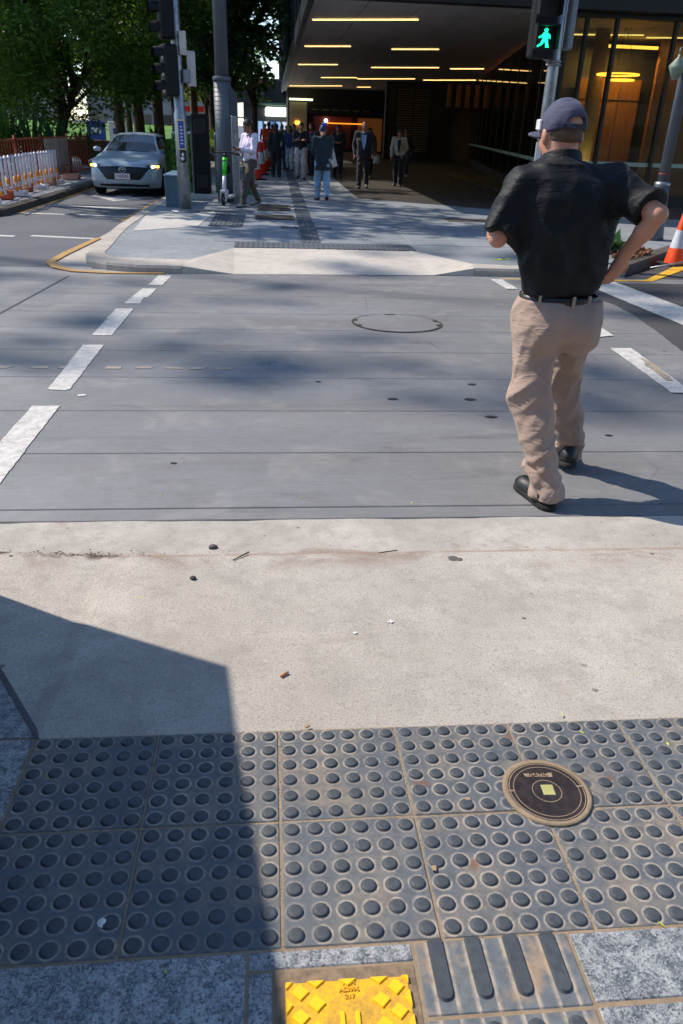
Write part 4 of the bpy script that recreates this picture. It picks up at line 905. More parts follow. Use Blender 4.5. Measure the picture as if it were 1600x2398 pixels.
def shoe(par, ank, toe_yaw, m, pitch=0, sc=1.0, sole=None, h=.011):
    """shaped shoe with a separate sole, built round the ankle"""
    S = Sdf((-.075*sc, -.12*sc, -.01), (.075*sc, .24*sc, .15*sc), h*sc, .05)
    S.ell((0, -.03*sc, .045*sc), (.042*sc, .062*sc, .05*sc), .02); S.seg((0, .0, .04*sc), (0, .14*sc, .03*sc), .044*sc, .04*sc, .03); S.ell((.004*sc, .15*sc, .03*sc), (.046*sc, .062*sc, .034*sc), .03)
    S.seg((0, -.02*sc, .06*sc), (0, -.01*sc, .115*sc), .046*sc, .044*sc, .02); S.cut((0, 0, -1), -.012*sc); S.cut((0, 0, 1), .115*sc)
    o = link('shoe', S.mesh('shoe', m, 1), par, ank, (pitch, 0, toe_yaw))
    T = Sdf((-.08*sc, -.13*sc, -.02), (.08*sc, .25*sc, .05*sc), h*sc*.8, .05); T.ell((0, -.03*sc, .0), (.048*sc, .07*sc, .05), .02); T.seg((0, 0, .0), (0, .14*sc, 0), .045*sc, .045*sc, .02); T.ell((.004*sc, .15*sc, .0), (.05*sc, .068*sc, .05), .02); T.cut((0, 0, -1), 0); T.cut((0, 0, 1), .024*sc)
    link('sole', T.mesh('sole', sole or M_RUBBER, 0), o); return o
# ------------------------------------------------------------------ the man crossing in front
def main_man():
    O = (1.22, 3.2, .105); P = empty('person', O, 0, 'man in navy cap, black polo shirt and beige trousers crossing the road', 'person')
    L = lambda x, y, z: (x-O[0], y-O[1], z-O[2])
    shL, shR = L(1.0, 3.28, 1.415), L(1.40, 3.26, 1.425); elL, wrL = L(.925, 3.22, 1.215), L(.965, 3.43, 1.225); elR, wrR = L(1.515, 3.07, 1.335), L(1.47, 3.20, 1.165)
    hipL, hipR = L(1.15, 3.25, .93), L(1.315, 3.25, .93); knL, anL = L(1.135, 3.15, .57), L(1.215, 2.985, .20); knR, anR = L(1.37, 3.42, .58), L(1.485, 3.45, .20)
    hc = L(1.178, 3.36, 1.60); yaw = R(9)
    sk = skin_mat('#b9846b'); mid0 = lambda a, b, t: tuple(a[i]+(b[i]-a[i])*t for i in range(3))
    S = Sdf((-.42, -.62, .05), (.46, .5, 1.72), .0075, .1)
    q = head(S, hc, yaw, .12, 1.0); S.seg(L(1.19, 3.30, 1.44), (hc[0], hc[1]-.03, hc[2]-.05), .068, .06, .03)
    S.seg(L(1.08, 3.29, 1.40), L(1.32, 3.28, 1.41), .05, .05, .03); S.prof([.8, 1.0, 1.2, 1.3], [.13, .15, .17, .15], [.09, .1, .11, .09], [0, -.01, -.02, -.02], [.05, .06, .07, .07], .05)
    for a, b, c in ((shL, elL, wrL), (shR, elR, wrR)): S.seg(a, b, .044, .037, .012); S.seg(b, mid0(b, c, .4), .036, .038, .012); S.seg(mid0(b, c, .4), c, .038, .026, .015)
    hand(S, wrR, (-.28, .22, -.9), -1, .4, (.35, -.93, 0), 1.0); hand(S, wrL, (.7, .6, .1), 1, .8, (0, 0, 1), 1.0)
    for a, b, c in ((hipL, knL, anL), (hipR, knR, anR)): S.seg(a, b, .075, .055, .04); S.seg(b, c, .055, .04, .03)
    link('body', S.mesh('body', sk, 2), P); eyes(P, q)
    # polo shirt
    S = Sdf((-.45, -.36, .72), (.48, .42, 1.52), .0075, .1)
    S.prof([.84, .882, .90, .97, 1.06, 1.16, 1.26, 1.34, 1.385], [.150, .156, .170, .184, .195, .203, .206, .186, .13], [.102, .106, .122, .135, .142, .143, .135, .11, .075], [.012, .012, .012, .008, 0, -.01, -.018, -.022, -.024], [.05, .05, .05, .047, .047, .055, .065, .078, .085], .03, 2.3)
    S.seg((hc[0], hc[1]-.06, 1.352), (shL[0]+.02, shL[1], shL[2]), .074, .062, .04); S.seg((hc[0], hc[1]-.06, 1.352), (shR[0]-.02, shR[1], shR[2]), .074, .062, .04)
    mid = lambda a, b, t: tuple(a[i]+(b[i]-a[i])*t for i in range(3))
    S.seg(shL, mid(shL, elL, 1.0), .067, .079, .05, False, .95); S.seg(shR, mid(shR, elR, .9), .067, .08, .045, False, .9)
    S.seg((hc[0]+.005, hc[1]-.055, 1.33), (hc[0], hc[1]-.035, 1.415), .078, .071, .015, False, 1.0)
    up = lambda Q: np.clip((Q[:, 2]-.75)/.1, .3, 1)
    S.folds(.012, (5, 5, 2.0), (0, .5, 0), True, 1, up); S.folds(.009, (8, 8, 3.0), (.3, -.6, .3), True, 4); S.folds(.004, (16, 16, 7), (0, .3, 0), False, 2)
    # open the sleeves and neck
    polo = link('polo_shirt', S.mesh('polo_shirt', cloth('black polo knit', '#0a0d11', .2, .6, 420, .03, None, .45), 1), P)
    MATS['black polo knit'].node_tree.nodes['Principled BSDF'].inputs['Specular IOR Level'].default_value = .22
    # trousers
    S = Sdf((-.3, -.45, .04), (.42, .42, .92), .007, .1)
    S.prof([.72, .78, .83, .87, .885], [.166, .168, .164, .158, .156], [.122, .122, .116, .108, .106], [.012, .012, .012, .012, .012], [.045, .042, .045, .05, .05], .03, 2.3)
    S.ell((-.055, -.04, .74), (.095, .09, .11), .05); S.ell((.095, -.035, .74), (.092, .09, .11), .05)
    S.seg(hipL, knL, .105, .086, .05); S.seg(knL, (anL[0], anL[1], anL[2]-.05), .086, .076, .04, False, 1.15); S.seg(hipR, knR, .104, .086, .05); S.seg(knR, (anR[0], anR[1], anR[2]-.05), .086, .078, .04, False, 1.15)
    leg = lambda Q: np.clip(1.25-Q[:, 2]*.9, .35, 1.15)
    S.folds(.010, (2.6, 2.6, 10.0), (.3, .75, .2), True, 3, leg); S.folds(.006, (4, 4, 14), (-.4, -.6, .5), True, 6, leg); S.folds(.008, (12, 12, 3), (.2, .3, .5), True, 12, leg)
    S.folds(.009, (4, 4, 18), (.25, .35, 0), True, 9, lambda Q: np.clip((.28-Q[:, 2])/.15, 0, 1)); S.folds(.004, (14, 14, 6), (0, .4, 0), False, 5)
    S.cut((0, 0, 1), .868)
    tr = link('trousers', S.mesh('trousers', cloth('beige chino twill', '#9c8678', .1, .9, 500, .1, None, .55), 1), P)
    mb = MB(); n = 44; V = []
    for i in range(n):
        t = 2*math.pi*i/n; c, s_ = math.cos(t), math.sin(t); e = (abs(c)**2.3+abs(s_)**2.3)**(-1/2.3)
        for r, z in ((0, .85), (.008, .852), (.008, .884), (0, .886)): V.append((.012+(.161+r)*c*e, .05+(.111+r)*s_*e, z))
    mb.add(V, [(i*4+k, ((i+1) % n)*4+k, ((i+1) % n)*4+k+1, i*4+k+1) for i in range(n) for k in range(3)], True); mb.build('belt', M('black leather', '#17130f', .4, 0, .3, 30, .2), P)
    for x, y in ((-.105, -.055), (.035, -.075), (.11, -.055)): MB().box((x, y, .868), (.014, .006, .056), -.2*x/.1, .002).build('belt_loop', MATS['beige chino twill'], P)
    for x, y, rz in ((-.068, -.0835, -.2), (.098, -.07, .3)): pass
    # shoes
    blk = M('black shoe leather', '#101010', .45, 0, .3, 20, .15)
    shoe(P, L(1.20, 2.985, .112), R(14), blk, 0, .98, None, .009); shoe(P, L(1.475, 3.43, .115), R(-14), blk, -.15, 1.05, None, .009)
    # hair and cap
    Rm = Matrix.Rotation(yaw, 3, 'Z') @ Matrix.Rotation(-.12, 3, 'X'); H = lambda x, y, z: tuple(Vector(hc)+Rm @ Vector((x, y, z)))
    S = Sdf((hc[0]-.14, hc[1]-.15, hc[2]-.12), (hc[0]+.14, hc[1]+.15, hc[2]+.16), .0055, .06)
    S.ell(H(0, -.016, .0), (.074, .092, .07), .02, yaw, -.12); S.ell(H(0, .07, -.02), (.11, .075, .12), .01, yaw, -.12, True); S.cut((0, 0, -1), -(hc[2]-.025)); S.folds(.002, (40, 40, 18), (0, 0, 0), False, 3)
    link('hair', S.mesh('hair', M('cropped grey brown hair', '#54402f', .8, 0, .35, 60, .4), 1), P)
    S = Sdf((hc[0]-.2, hc[1]-.2, hc[2]-.06), (hc[0]+.2, hc[1]+.22, hc[2]+.17), .0055, .06)
    S.ell(H(0, -.012, .03), (.088, .107, .105), .02, yaw, -.12); S.ell(H(0, -.03, -.048), (.12, .14, .075), .008, yaw, -.12, True)
    S.ell(H(0.01, -.105, .04), (.042, .04, .02), .006, yaw, -.12, True)
    S.folds(.0025, (14, 14, 10), (0, 0, .4), True, 2)
    cap = link('cap', S.mesh('cap', cloth('navy cap cotton', '#363850', .15, .85, 420, .1, None, .35), 1), P)
    S = Sdf((hc[0]-.25, hc[1]-.2, hc[2]-.05), (hc[0]+.15, hc[1]+.25, hc[2]+.1), .006, .05); S.ell(H(0, .125, .012), (.078, .085, .012), .01, yaw, .12); link('brim', S.mesh('brim', MATS['navy cap cotton'], 1), cap)
    a = Vector(H(-.035, -.105, -.002)); b = Vector(H(.035, -.105, -.002)); st = MB()
    V = []
    for k in range(9):
        u = -.05+.1*k/8; y = -.112+.9*u*u*2; V += [H(u, y, .016), H(u, y, .03)]
    st.add(V, [(2*k, 2*k+2, 2*k+3, 2*k+1) for k in range(8)], True).build('strap', M('black strap', '#0d0d10', .6), cap)
    bd = Vector(H(-.086, .03, .04)); MB().box((0, 0, 0), (.012, .04, .04), 0, .004).build('badge', M('white embroidery', '#c9c6c2', .8), cap, bd, (0, 0, yaw))
    nk = (hc[0]+.004, hc[1]-.045, 1.385); S = Sdf((nk[0]-.13, nk[1]-.13, 1.32), (nk[0]+.13, nk[1]+.14, 1.46), .0055, .05); S.seg((nk[0], nk[1]-.012, 1.345), (nk[0], nk[1]+.012, 1.432), .092, .076, .01, False, 1.0); S.cut((0, .25, -1), -1.345+.25*nk[1]); S.seg((nk[0], nk[1]+.01, 1.40), (nk[0], nk[1]+.03, 1.5), .066, .085, .004, True); S.folds(.002, (20, 20, 8), (0, 0, 0), False, 1)
    link('collar', S.mesh('collar', MATS['black polo knit'], 1), P); return P
main_man()

# ------------------------------------------------------------------ people on the far footpath
SHOEW = M('white trainer', '#cfcfcd', .55); SHOEB = M('dark shoe', '#17161a', .5); 
def person(loc, face, label, top, legs, skin='#b98a6e', hair='#1a1512', H=1.72, stride=.2, armL=None, armR=None, lead=1, coat=0, jacket=False, hairlen=0, bald=False, shoes=None, tilt=0, turn=0, h=.013, slim=1.0, cap=None, wide=1.0, group='people on the far footpath', hands=True, pants_w=1.0, vest=None, collar=None):
    """loc on the ground, face = direction the person faces (radians, 0 = away from camera, +left); arms given as (elbow, wrist) in body space (x right, y front)"""
    P = empty('person', (loc[0], loc[1], loc[2] if len(loc) > 2 else .006), face, label, 'person', group); k = H/1.75
    w = slim; st = stride
    hip = .93; hL, hR = (-.09*w, 0, hip), (.09*w, 0, hip)
    fl, fr = st*lead, -st*lead
    aL, aR = (-.09*w, fl, .095+(.05 if fl < -.1 else 0)), (.09*w, fr, .095+(.05 if fr < -.1 else 0))
    kL, kR = (-.095*w, fl*.5+.06, .51), (.095*w, fr*.5+.06, .51)
    sL, sR = (-.185*w*wide, -.01, 1.42), (.185*w*wide, -.01, 1.42)
    armL = armL or ((-.25*w*wide, -.06-.25*fl, 1.14), (-.24*w*wide, .08-.5*fl, .90)); armR = armR or ((.25*w*wide, -.06-.25*fr, 1.14), (.24*w*wide, .08-.5*fr, .90))
    hc = (0, .03+.05*math.sin(tilt), 1.615)
    sk = skin_mat(skin)
    def fin(o): o.scale = (k, k, k); return o
    S = Sdf((-.5, -.42, .04), (.5, .6, 1.8), h*.85, .1)
    q = head(S, hc, turn, tilt, 1.0); S.seg((0, -.01, 1.42), (0, .0, 1.53), .06, .056, .03); S.seg((-.11, -.01, 1.41), (.11, -.01, 1.41), .06, .06, .04)
    S.prof([.85, 1.05, 1.25, 1.4], [.12*w, .12*w, .14*w, .1*w], [.08, .08, .09, .06], [0]*4, [0, 0, 0, -.01], .05)
    for a, b, s_ in ((sL, armL, -1), (sR, armR, 1)):
        S.seg(a, b[0], .045, .04, .03); S.seg(b[0], b[1], .04, .028, .02)
        if hands:
            d = Vector(b[1])-Vector(b[0]); hand(S, b[1], d.normalized(), s_ if d.y > abs(d.z) else -s_, .55, (0, 0, 1) if abs(d.z) < abs(d.y) else (-s_, 0, 0), 1.05, .008)
    for a, b, c in ((hL, kL, aL), (hR, kR, aR)): S.seg(a, b, .065, .05, .04); S.seg(b, c, .05, .038, .03)
    fin(link('body', S.mesh('body', sk, 1), P))
    if h < .0125:
        e = empty('eyes'); bpy.data.objects.remove(e); 
        for s_ in (-1, 1): fin(MB().lathe([(0, -.011), (.008, -.008), (.011, 0), (.008, .008), (0, .011)], q(s_*.032, .084, .01), 8).build('eye', M('dark eye', '#241c18', .2), P))
    # trousers
    S = Sdf((-.3, -.42, .03), (.3, .45, 1.02), h, .1); S.prof([.8, .86, .95, 1.0], [.165*w, .17*w, .155*w, .145*w], [.115, .118, .108, .1], [0]*4, [-.01]*4, .05)
    for a, b, c in ((hL, kL, aL), (hR, kR, aR)): S.seg(a, b, .095*pants_w, .078*pants_w, .04); S.seg(b, (c[0], c[1], c[2]-.02), .078*pants_w, .066*pants_w, .03)
    S.folds(.01, (5, 5, 9), (.3, .4, .2), True, len(label)); S.cut((0, 0, 1), .985)
    fin(link('trousers', S.mesh('trousers', legs, 1), P))
    # top
    hem = .93-coat; S = Sdf((-.48, -.4, hem-.05), (.48, .55, 1.56), h, .1); f = 1.12 if jacket else 1.0
    zs = [hem, 1.0, 1.12, 1.25, 1.36, 1.42] if coat < .05 else [hem, .95, 1.1, 1.25, 1.36, 1.42]
    S.prof(zs, [.168*w*f*(1.05 if coat else 1), .162*w*f, .165*w*f, .185*w*f*wide, .175*w*wide, .11*w], [.122*f, .118*f, .122*f, .128*f, .1, .07], [0]*6, [0, 0, .0, .0, -.01, -.01], .04)
    S.seg((-.15*wide*w, -.01, 1.405), (.15*wide*w, -.01, 1.405), .07, .07, .04)
    for a, b in ((sL, armL), (sR, armR)):
        wv = Vector(b[0]).lerp(Vector(b[1]), .93); S.seg(a, b[0], .07*f, .06*f, .04); S.seg(b[0], wv, .06*f, .046*f, .03)
    if jacket: S.seg((0, -.02, 1.42), (0, -.02, 1.47), .08, .075, .02)
    S.folds(.008, (6, 6, 4), (.2, .5, 0), True, len(label)+2); S.folds(.005, (12, 12, 8), (.4, -.5, 0), True, len(label)+5)
    S.seg((0, .01, 1.45), (0, .03, 1.56), .055, .08, .005, True)
    tp = fin(link('jacket' if jacket else 'top', S.mesh('top', top, 1), P))
    if vest:
        vm, half = vest; V = [(-.05, .128*f+.012, 1.36), (.05, .128*f+.012, 1.36), (.03, .128*f+.016, 1.0), (-.03, .128*f+.016, 1.0)]
        fin(MB().add([(-half, .125*f, 1.40), (half, .125*f, 1.40), (half*.8, .138*f+.004, 1.2), (.012, .138*f+.006, 1.02), (-.012, .138*f+.006, 1.02), (-half*.8, .138*f+.004, 1.2)], [(0, 1, 2, 3, 4, 5)]).build('shirt_front', vm, P))
    if collar: fin(MB().lathe([(.066, 1.445), (.062, 1.475), (.072, 1.44)], (0, .005, 0), 16, True, False).build('collar', collar, P))
    # shoes
    for c in (aL, aR):
        o = shoe(P, (c[0]*k, c[1]*k, (c[2]-.095)*k), (-.12 if c[0] > 0 else .12), shoes or SHOEB, -.25 if c[2] > .11 else 0, k, SHOEW if shoes is None and RNG.random() < .4 else None, max(.012, h*.9))
    # hair
    if not bald:
        S = Sdf((-.14, -.2, 1.25 if hairlen else 1.5), (.14, .2, 1.78), h*.8, .08); Rm = Matrix.Rotation(turn, 3, 'Z') @ Matrix.Rotation(-tilt, 3, 'X'); Q = lambda x, y, z: tuple(Vector(hc)+Rm @ Vector((x, y, z)))
        S.ell(Q(0, -.02, .035), (.087, .102, .098), .02, turn, -tilt)
        if hairlen: S.seg(Q(0, -.05, 0), Q(0, -.085, -hairlen), .085, .06, .04)
        S.ell(Q(0, .085, -.035), (.1, .075, .085), .015, turn, -tilt, True); S.ell(Q(0, .03, -.1), (.1, .09, .07), .015, turn, -tilt, True); S.folds(.005, (20, 20, 9), (0, 0, 0), True, 3)
        hm = cap[0] if cap else M('hair '+hair, hair, .6, 0, .3, 50, .4); fin(link('cap' if cap else 'hair', S.mesh('hair', hm, 1), P))
    return P
def phone(P, loc, rx=.6, k=1.0): MB().box((0, 0, 0), (.075, .009, .15), 0, .004).build('phone', M_MIRROR, P, loc, (rx, 0, 0))
PH = ((-.22, .06, 1.13), (-.06, .27, 1.16)); PHR = ((.22, .06, 1.13), (.06, .27, 1.16))
lil = cloth('lilac shirt cotton', '#d3c9dc', .06, .8, 300, .1, '#bfb4cf'); brn = cloth('brown trouser cloth', '#453b34', .12)
p1 = person((-.47, 17.95), R(128), 'man in lilac shirt and brown trousers walking while reading his phone', lil, brn, '#8a5f45', '#0f0d0d', 1.70, .27, PH, PHR, 1, 0, False, 0, False, M('grey suede shoe', '#8a8480', .7), .45, .1, .0098, 1.0, collar=lil)
MB().box((0, 0, 0), (.09, .16, .012), 0, .003).build('phone', M_MIRROR, p1, (0, .36, 1.14), (.5, 0, 0))
mb = MB(); n = 24
V = [(.162*math.cos(2*math.pi*i/n)*.95, .116*math.sin(2*math.pi*i/n)*.98-.004, z) for i in range(n) for z in (.925, .962)]
mb.add(V, [(2*i, 2*((i+1) % n), 2*((i+1) % n)+1, 2*i+1) for i in range(n)], True).build('belt', MATS['black leather'], p1)
navy = cloth('navy parka', '#12202c', .2); jean = cloth('pale blue denim', '#7d9db8', .12, .85, 300, .1, '#9fb8cc')
p5 = person((1.22, 19.95), R(8), 'person in navy parka and pale blue jeans walking away, white bag at the side', navy, jean, '#b98a6e', '#1b2b52', 1.66, .12, ((-.22, .05, 1.14), (-.1, .25, 1.2)), ((.22, .05, 1.14), (.1, .25, 1.2)), 1, .22, True, 0, False, M('black and white trainer', '#2a2d33', .6), .35, 0, .012, 1.1, pants_w=1.12)
tb = MB(); tb.add([(.2, -.02, 1.2), (.24, -.02, 1.2), (.36, -.03, .78), (.26, -.03, .74), (.2, .12, 1.2), (.24, .12, 1.2), (.36, .13, .78), (.26, .13, .74)], [(0, 1, 2, 3), (7, 6, 5, 4), (0, 4, 5, 1), (1, 5, 6, 2), (2, 6, 7, 3), (3, 7, 4, 0)]); tb.build('tote_bag', cloth('white tote canvas', '#b5b1ab', .1), p5)
MB().lathe([(0, -.04), (.05, -.02), (.055, .02), (0, .05)], (0, 0, 0), 12).build('bun_wrap', M('blue headscarf', '#2557c8', .6), p5, (.02, -.02, 1.66))
blk = cloth('black wool', '#101114', .25); blk2 = cloth('black suiting', '#15151a', .2); 
p6 = person((2.70, 24.5), R(172), 'bald man in black suit and pale blue shirt walking towards us', blk2, cloth('charcoal trouser', '#19181b', .2), '#a8715b', '#000000', 1.80, .2, None, None, -1, .12, True, 0, True, M('scuffed shoe', '#4a4642', .6), .1, .25, .012, 1.08, vest=(cloth('pale blue shirt', '#8fa6cf', .06), .07), collar=cloth('pale blue shirt', '#8fa6cf', .06))
cream = cloth('cream tweed cardigan', '#a49a8c', .2, .9, 120)
p7 = person((3.94, 25.75), R(168), 'woman in sunglasses and cream cardigan with dark trousers', cream, cloth('dark navy trouser', '#111722', .2), '#a5755f', '#2b1d14', 1.66, .17, ((-.24, -.02, 1.14), (-.14, .13, .98)), None, 1, .0, False, .12, False, M('black pump', '#101010', .4), .2, -.1, .012, .95, vest=(blk, .06))
MB().box((0, 0, 0), (.13, .02, .04), 0, .012).build('sunglasses', M_MIRROR, p7, (.01, .128, 1.545))
p4 = person((.98, 28.1), R(176), 'man in black jumper and pale grey trousers holding a phone', cloth('black jumper', '#0f1014', .25), cloth('pale grey lilac trousers', '#b3a9ae', .08), '#b07d66', '#17120f', 1.74, .12, ((-.25, .02, 1.15), (-.13, .22, 1.2)), ((.25, .02, 1.15), (.13, .22, 1.2)), 1, .03, False, 0, False, SHOEB, .15, -.2, .0125, 1.12, pants_w=1.15)
MB().box((0, 0, 0), (.075, .01, .14), 0, .003).build('phone', M_MIRROR, p4, (.06, .3, 1.23), (.4, 0, 0))
p3 = person((.15, 28.9), R(4), 'woman in dark teal top and black trousers with long dark hair, walking away', cloth('dark teal knit', '#0f1e24', .2), cloth('black trouser', '#0d0d10', .2), '#a5755f', '#100c0b', 1.68, .1, None, None, 1, .02, False, .34, False, M('brown boot', '#4a3a2c', .6), .1, 0, .013, 1.05, pants_w=1.2)
p8 = person((3.45, 29.6), R(175), 'woman in black coat carrying a white carrier bag', blk, cloth('black trouser', '#0d0d10', .2), '#7d5442', '#120e0d', 1.64, .14, None, None, -1, .12, True, .05, False, SHOEB, .1, 0, .014, .95)
wb = MB().lathe([(.02, .3), (.1, .24), (.14, 0), (.0, 0)], (-.28, .05, .5), 10, True, False).build('carrier_bag', cloth('white carrier plastic', '#b8b1a8', .05, .5), p8)
person((5.0, 31.2), R(170), 'half hidden person in jeans behind the woman in sunglasses', blk, cloth('mid blue denim', '#22344a', .15), '#8a604c', '#120e0d', 1.7, .12, None, None, 1, 0, False, 0, False, SHOEW, .1, 0, .015)
p9 = person((2.35, 29.8), R(178), 'person in black jacket behind the navy parka', blk2, cloth('black trouser', '#0d0d10', .2), '#8a604c', '#120e0d', 1.7, .1, ((-.24, .0, 1.14), (-.1, .2, 1.16)), ((.24, .0, 1.14), (.1, .2, 1.16)), 1, .1, True, 0, False, SHOEB, .2, 0, .015)
p10 = person((1.45, 30.6), R(150), 'person in teal jacket and magenta scarf half hidden by the navy parka', cloth('steel teal jacket', '#2c4450', .2), cloth('black trouser', '#0d0d10', .2), '#8a604c', '#120e0d', 1.72, .1, None, None, 1, .1, True, .1, False, SHOEB, .1, 0, .015)
MB().lathe([(.09, 1.36), (.11, 1.42), (.08, 1.47)], (0, .01, 0), 12, True, False).build('scarf', cloth('magenta scarf', '#9a2a66', .2), p10)
hv = cloth('orange hi vis', '#ff5a0a', .06)
person((-.12, 38.0), R(10), 'worker in orange high visibility vest among the distant crowd', hv, cloth('tan work trousers', '#6d5b45', .15), '#8a604c', '#2a1a12', 1.75, .08, None, None, 1, .02, False, 0, False, SHOEB, 0, 0, .017)
CR = [((.42, 34.5), 165, '#d0cdc8', '#2b3f66', 'person in pale hooded top among the crowd under the awning'), ((.72, 33.4), 178, '#1d3a6b', '#9aa7b5', 'person in blue jacket and pale trousers left of the black jumper man'), ((.05, 42), 5, '#22232a', '#15161a', 'dark clothed person walking away beyond the long haired woman'),
      ((.55, 44), 170, '#7c8fa8', '#1b2230', 'person in grey blue top in the middle of the crowd'), ((1.1, 41), 182, '#15161a', '#2a2d33', 'person in black coat beyond the black jumper man'), ((.25, 50), 3, '#8e3a33', '#1b1c22', 'person in dull red jacket deep in the crowd'),
      ((.9, 52), 175, '#c9c3ba', '#22242c', 'person in cream coat deep in the crowd'), ((2.0, 40), 176, '#26211f', '#1a1a1e', 'person in dark brown coat by the red wall'), ((-.35, 46), 8, '#a53a2e', '#5a5048', 'person in red jacket left of the crowd'), ((2.9, 36), 184, '#1b1c20', '#24252c', 'dark figure behind the bald man')]
for i, (xy, f, a, b, lab) in enumerate(CR):
    person(xy, R(f), lab, cloth('crowd top '+str(i), a, .15), cloth('crowd legs '+str(i), b, .15), ['#b98a6e', '#8a604c', '#a5755f'][i % 3], ['#17120f', '#2b1d14', '#4a3524'][i % 3], 1.6+.03*(i % 5), .1+.05*(i % 4), None, None, 1 if i % 2 else -1, .05*(i % 3), False, .12*(i % 2), False, SHOEB, .1, 0, .019, hands=False)

# white dog beside the crowd
dg = empty('dog', (1.75, 32.6, .006), R(165), 'white long legged dog standing behind the navy parka', 'dog')
S = Sdf((-.2, -.6, .0), (.2, .62, 1.0), .013, .08)
S.ell((0, .2, .55), (.12, .2, .16), .06); S.ell((0, -.1, .56), (.095, .26, .12), .06); S.ell((0, -.3, .55), (.1, .13, .13), .05)
S.seg((0, .3, .62), (0, .42, .8), .085, .06, .05); S.ell((0, .46, .84), (.06, .085, .062), .03); S.seg((0, .5, .83), (0, .6, .8), .04, .03, .02)
for s in (-1, 1):
    S.seg((s*.075, .24, .5), (s*.075, .25, .27), .055, .035, .03); S.seg((s*.075, .25, .27), (s*.075, .23, .05), .033, .026, .02); S.seg((s*.075, .23, .04), (s*.075, .28, .025), .03, .024, .02)
    S.seg((s*.075, -.32, .5), (s*.08, -.24, .33), .075, .045, .04); S.seg((s*.08, -.24, .33), (s*.08, -.38, .2), .042, .03, .02); S.seg((s*.08, -.38, .2), (s*.08, -.35, .05), .028, .025, .02); S.seg((s*.08, -.35, .04), (s*.08, -.29, .025), .03, .024, .02)
    S.ell((s*.065, .43, .83), (.015, .03, .055), .02)
S.seg((0, -.4, .6), (0, -.58, .5), .03, .018, .03); S.folds(.012, (12, 12, 9), (0, 0, 0), False, 2)
link('body', S.mesh('body', M('white dog fur', '#b9ab97', .9, 0, .15, 14, .4), 1), dg); MB().lathe([(0, -.012), (.014, 0), (0, .012)], (0, .632, .805), 8).build('nose', M_BLACKP, dg)
for s in (-1, 1): MB().lathe([(0, -.008), (.008, 0), (0, .008)], (s*.035, .53, .865), 8).build('eye', M_BLACKP, dg)
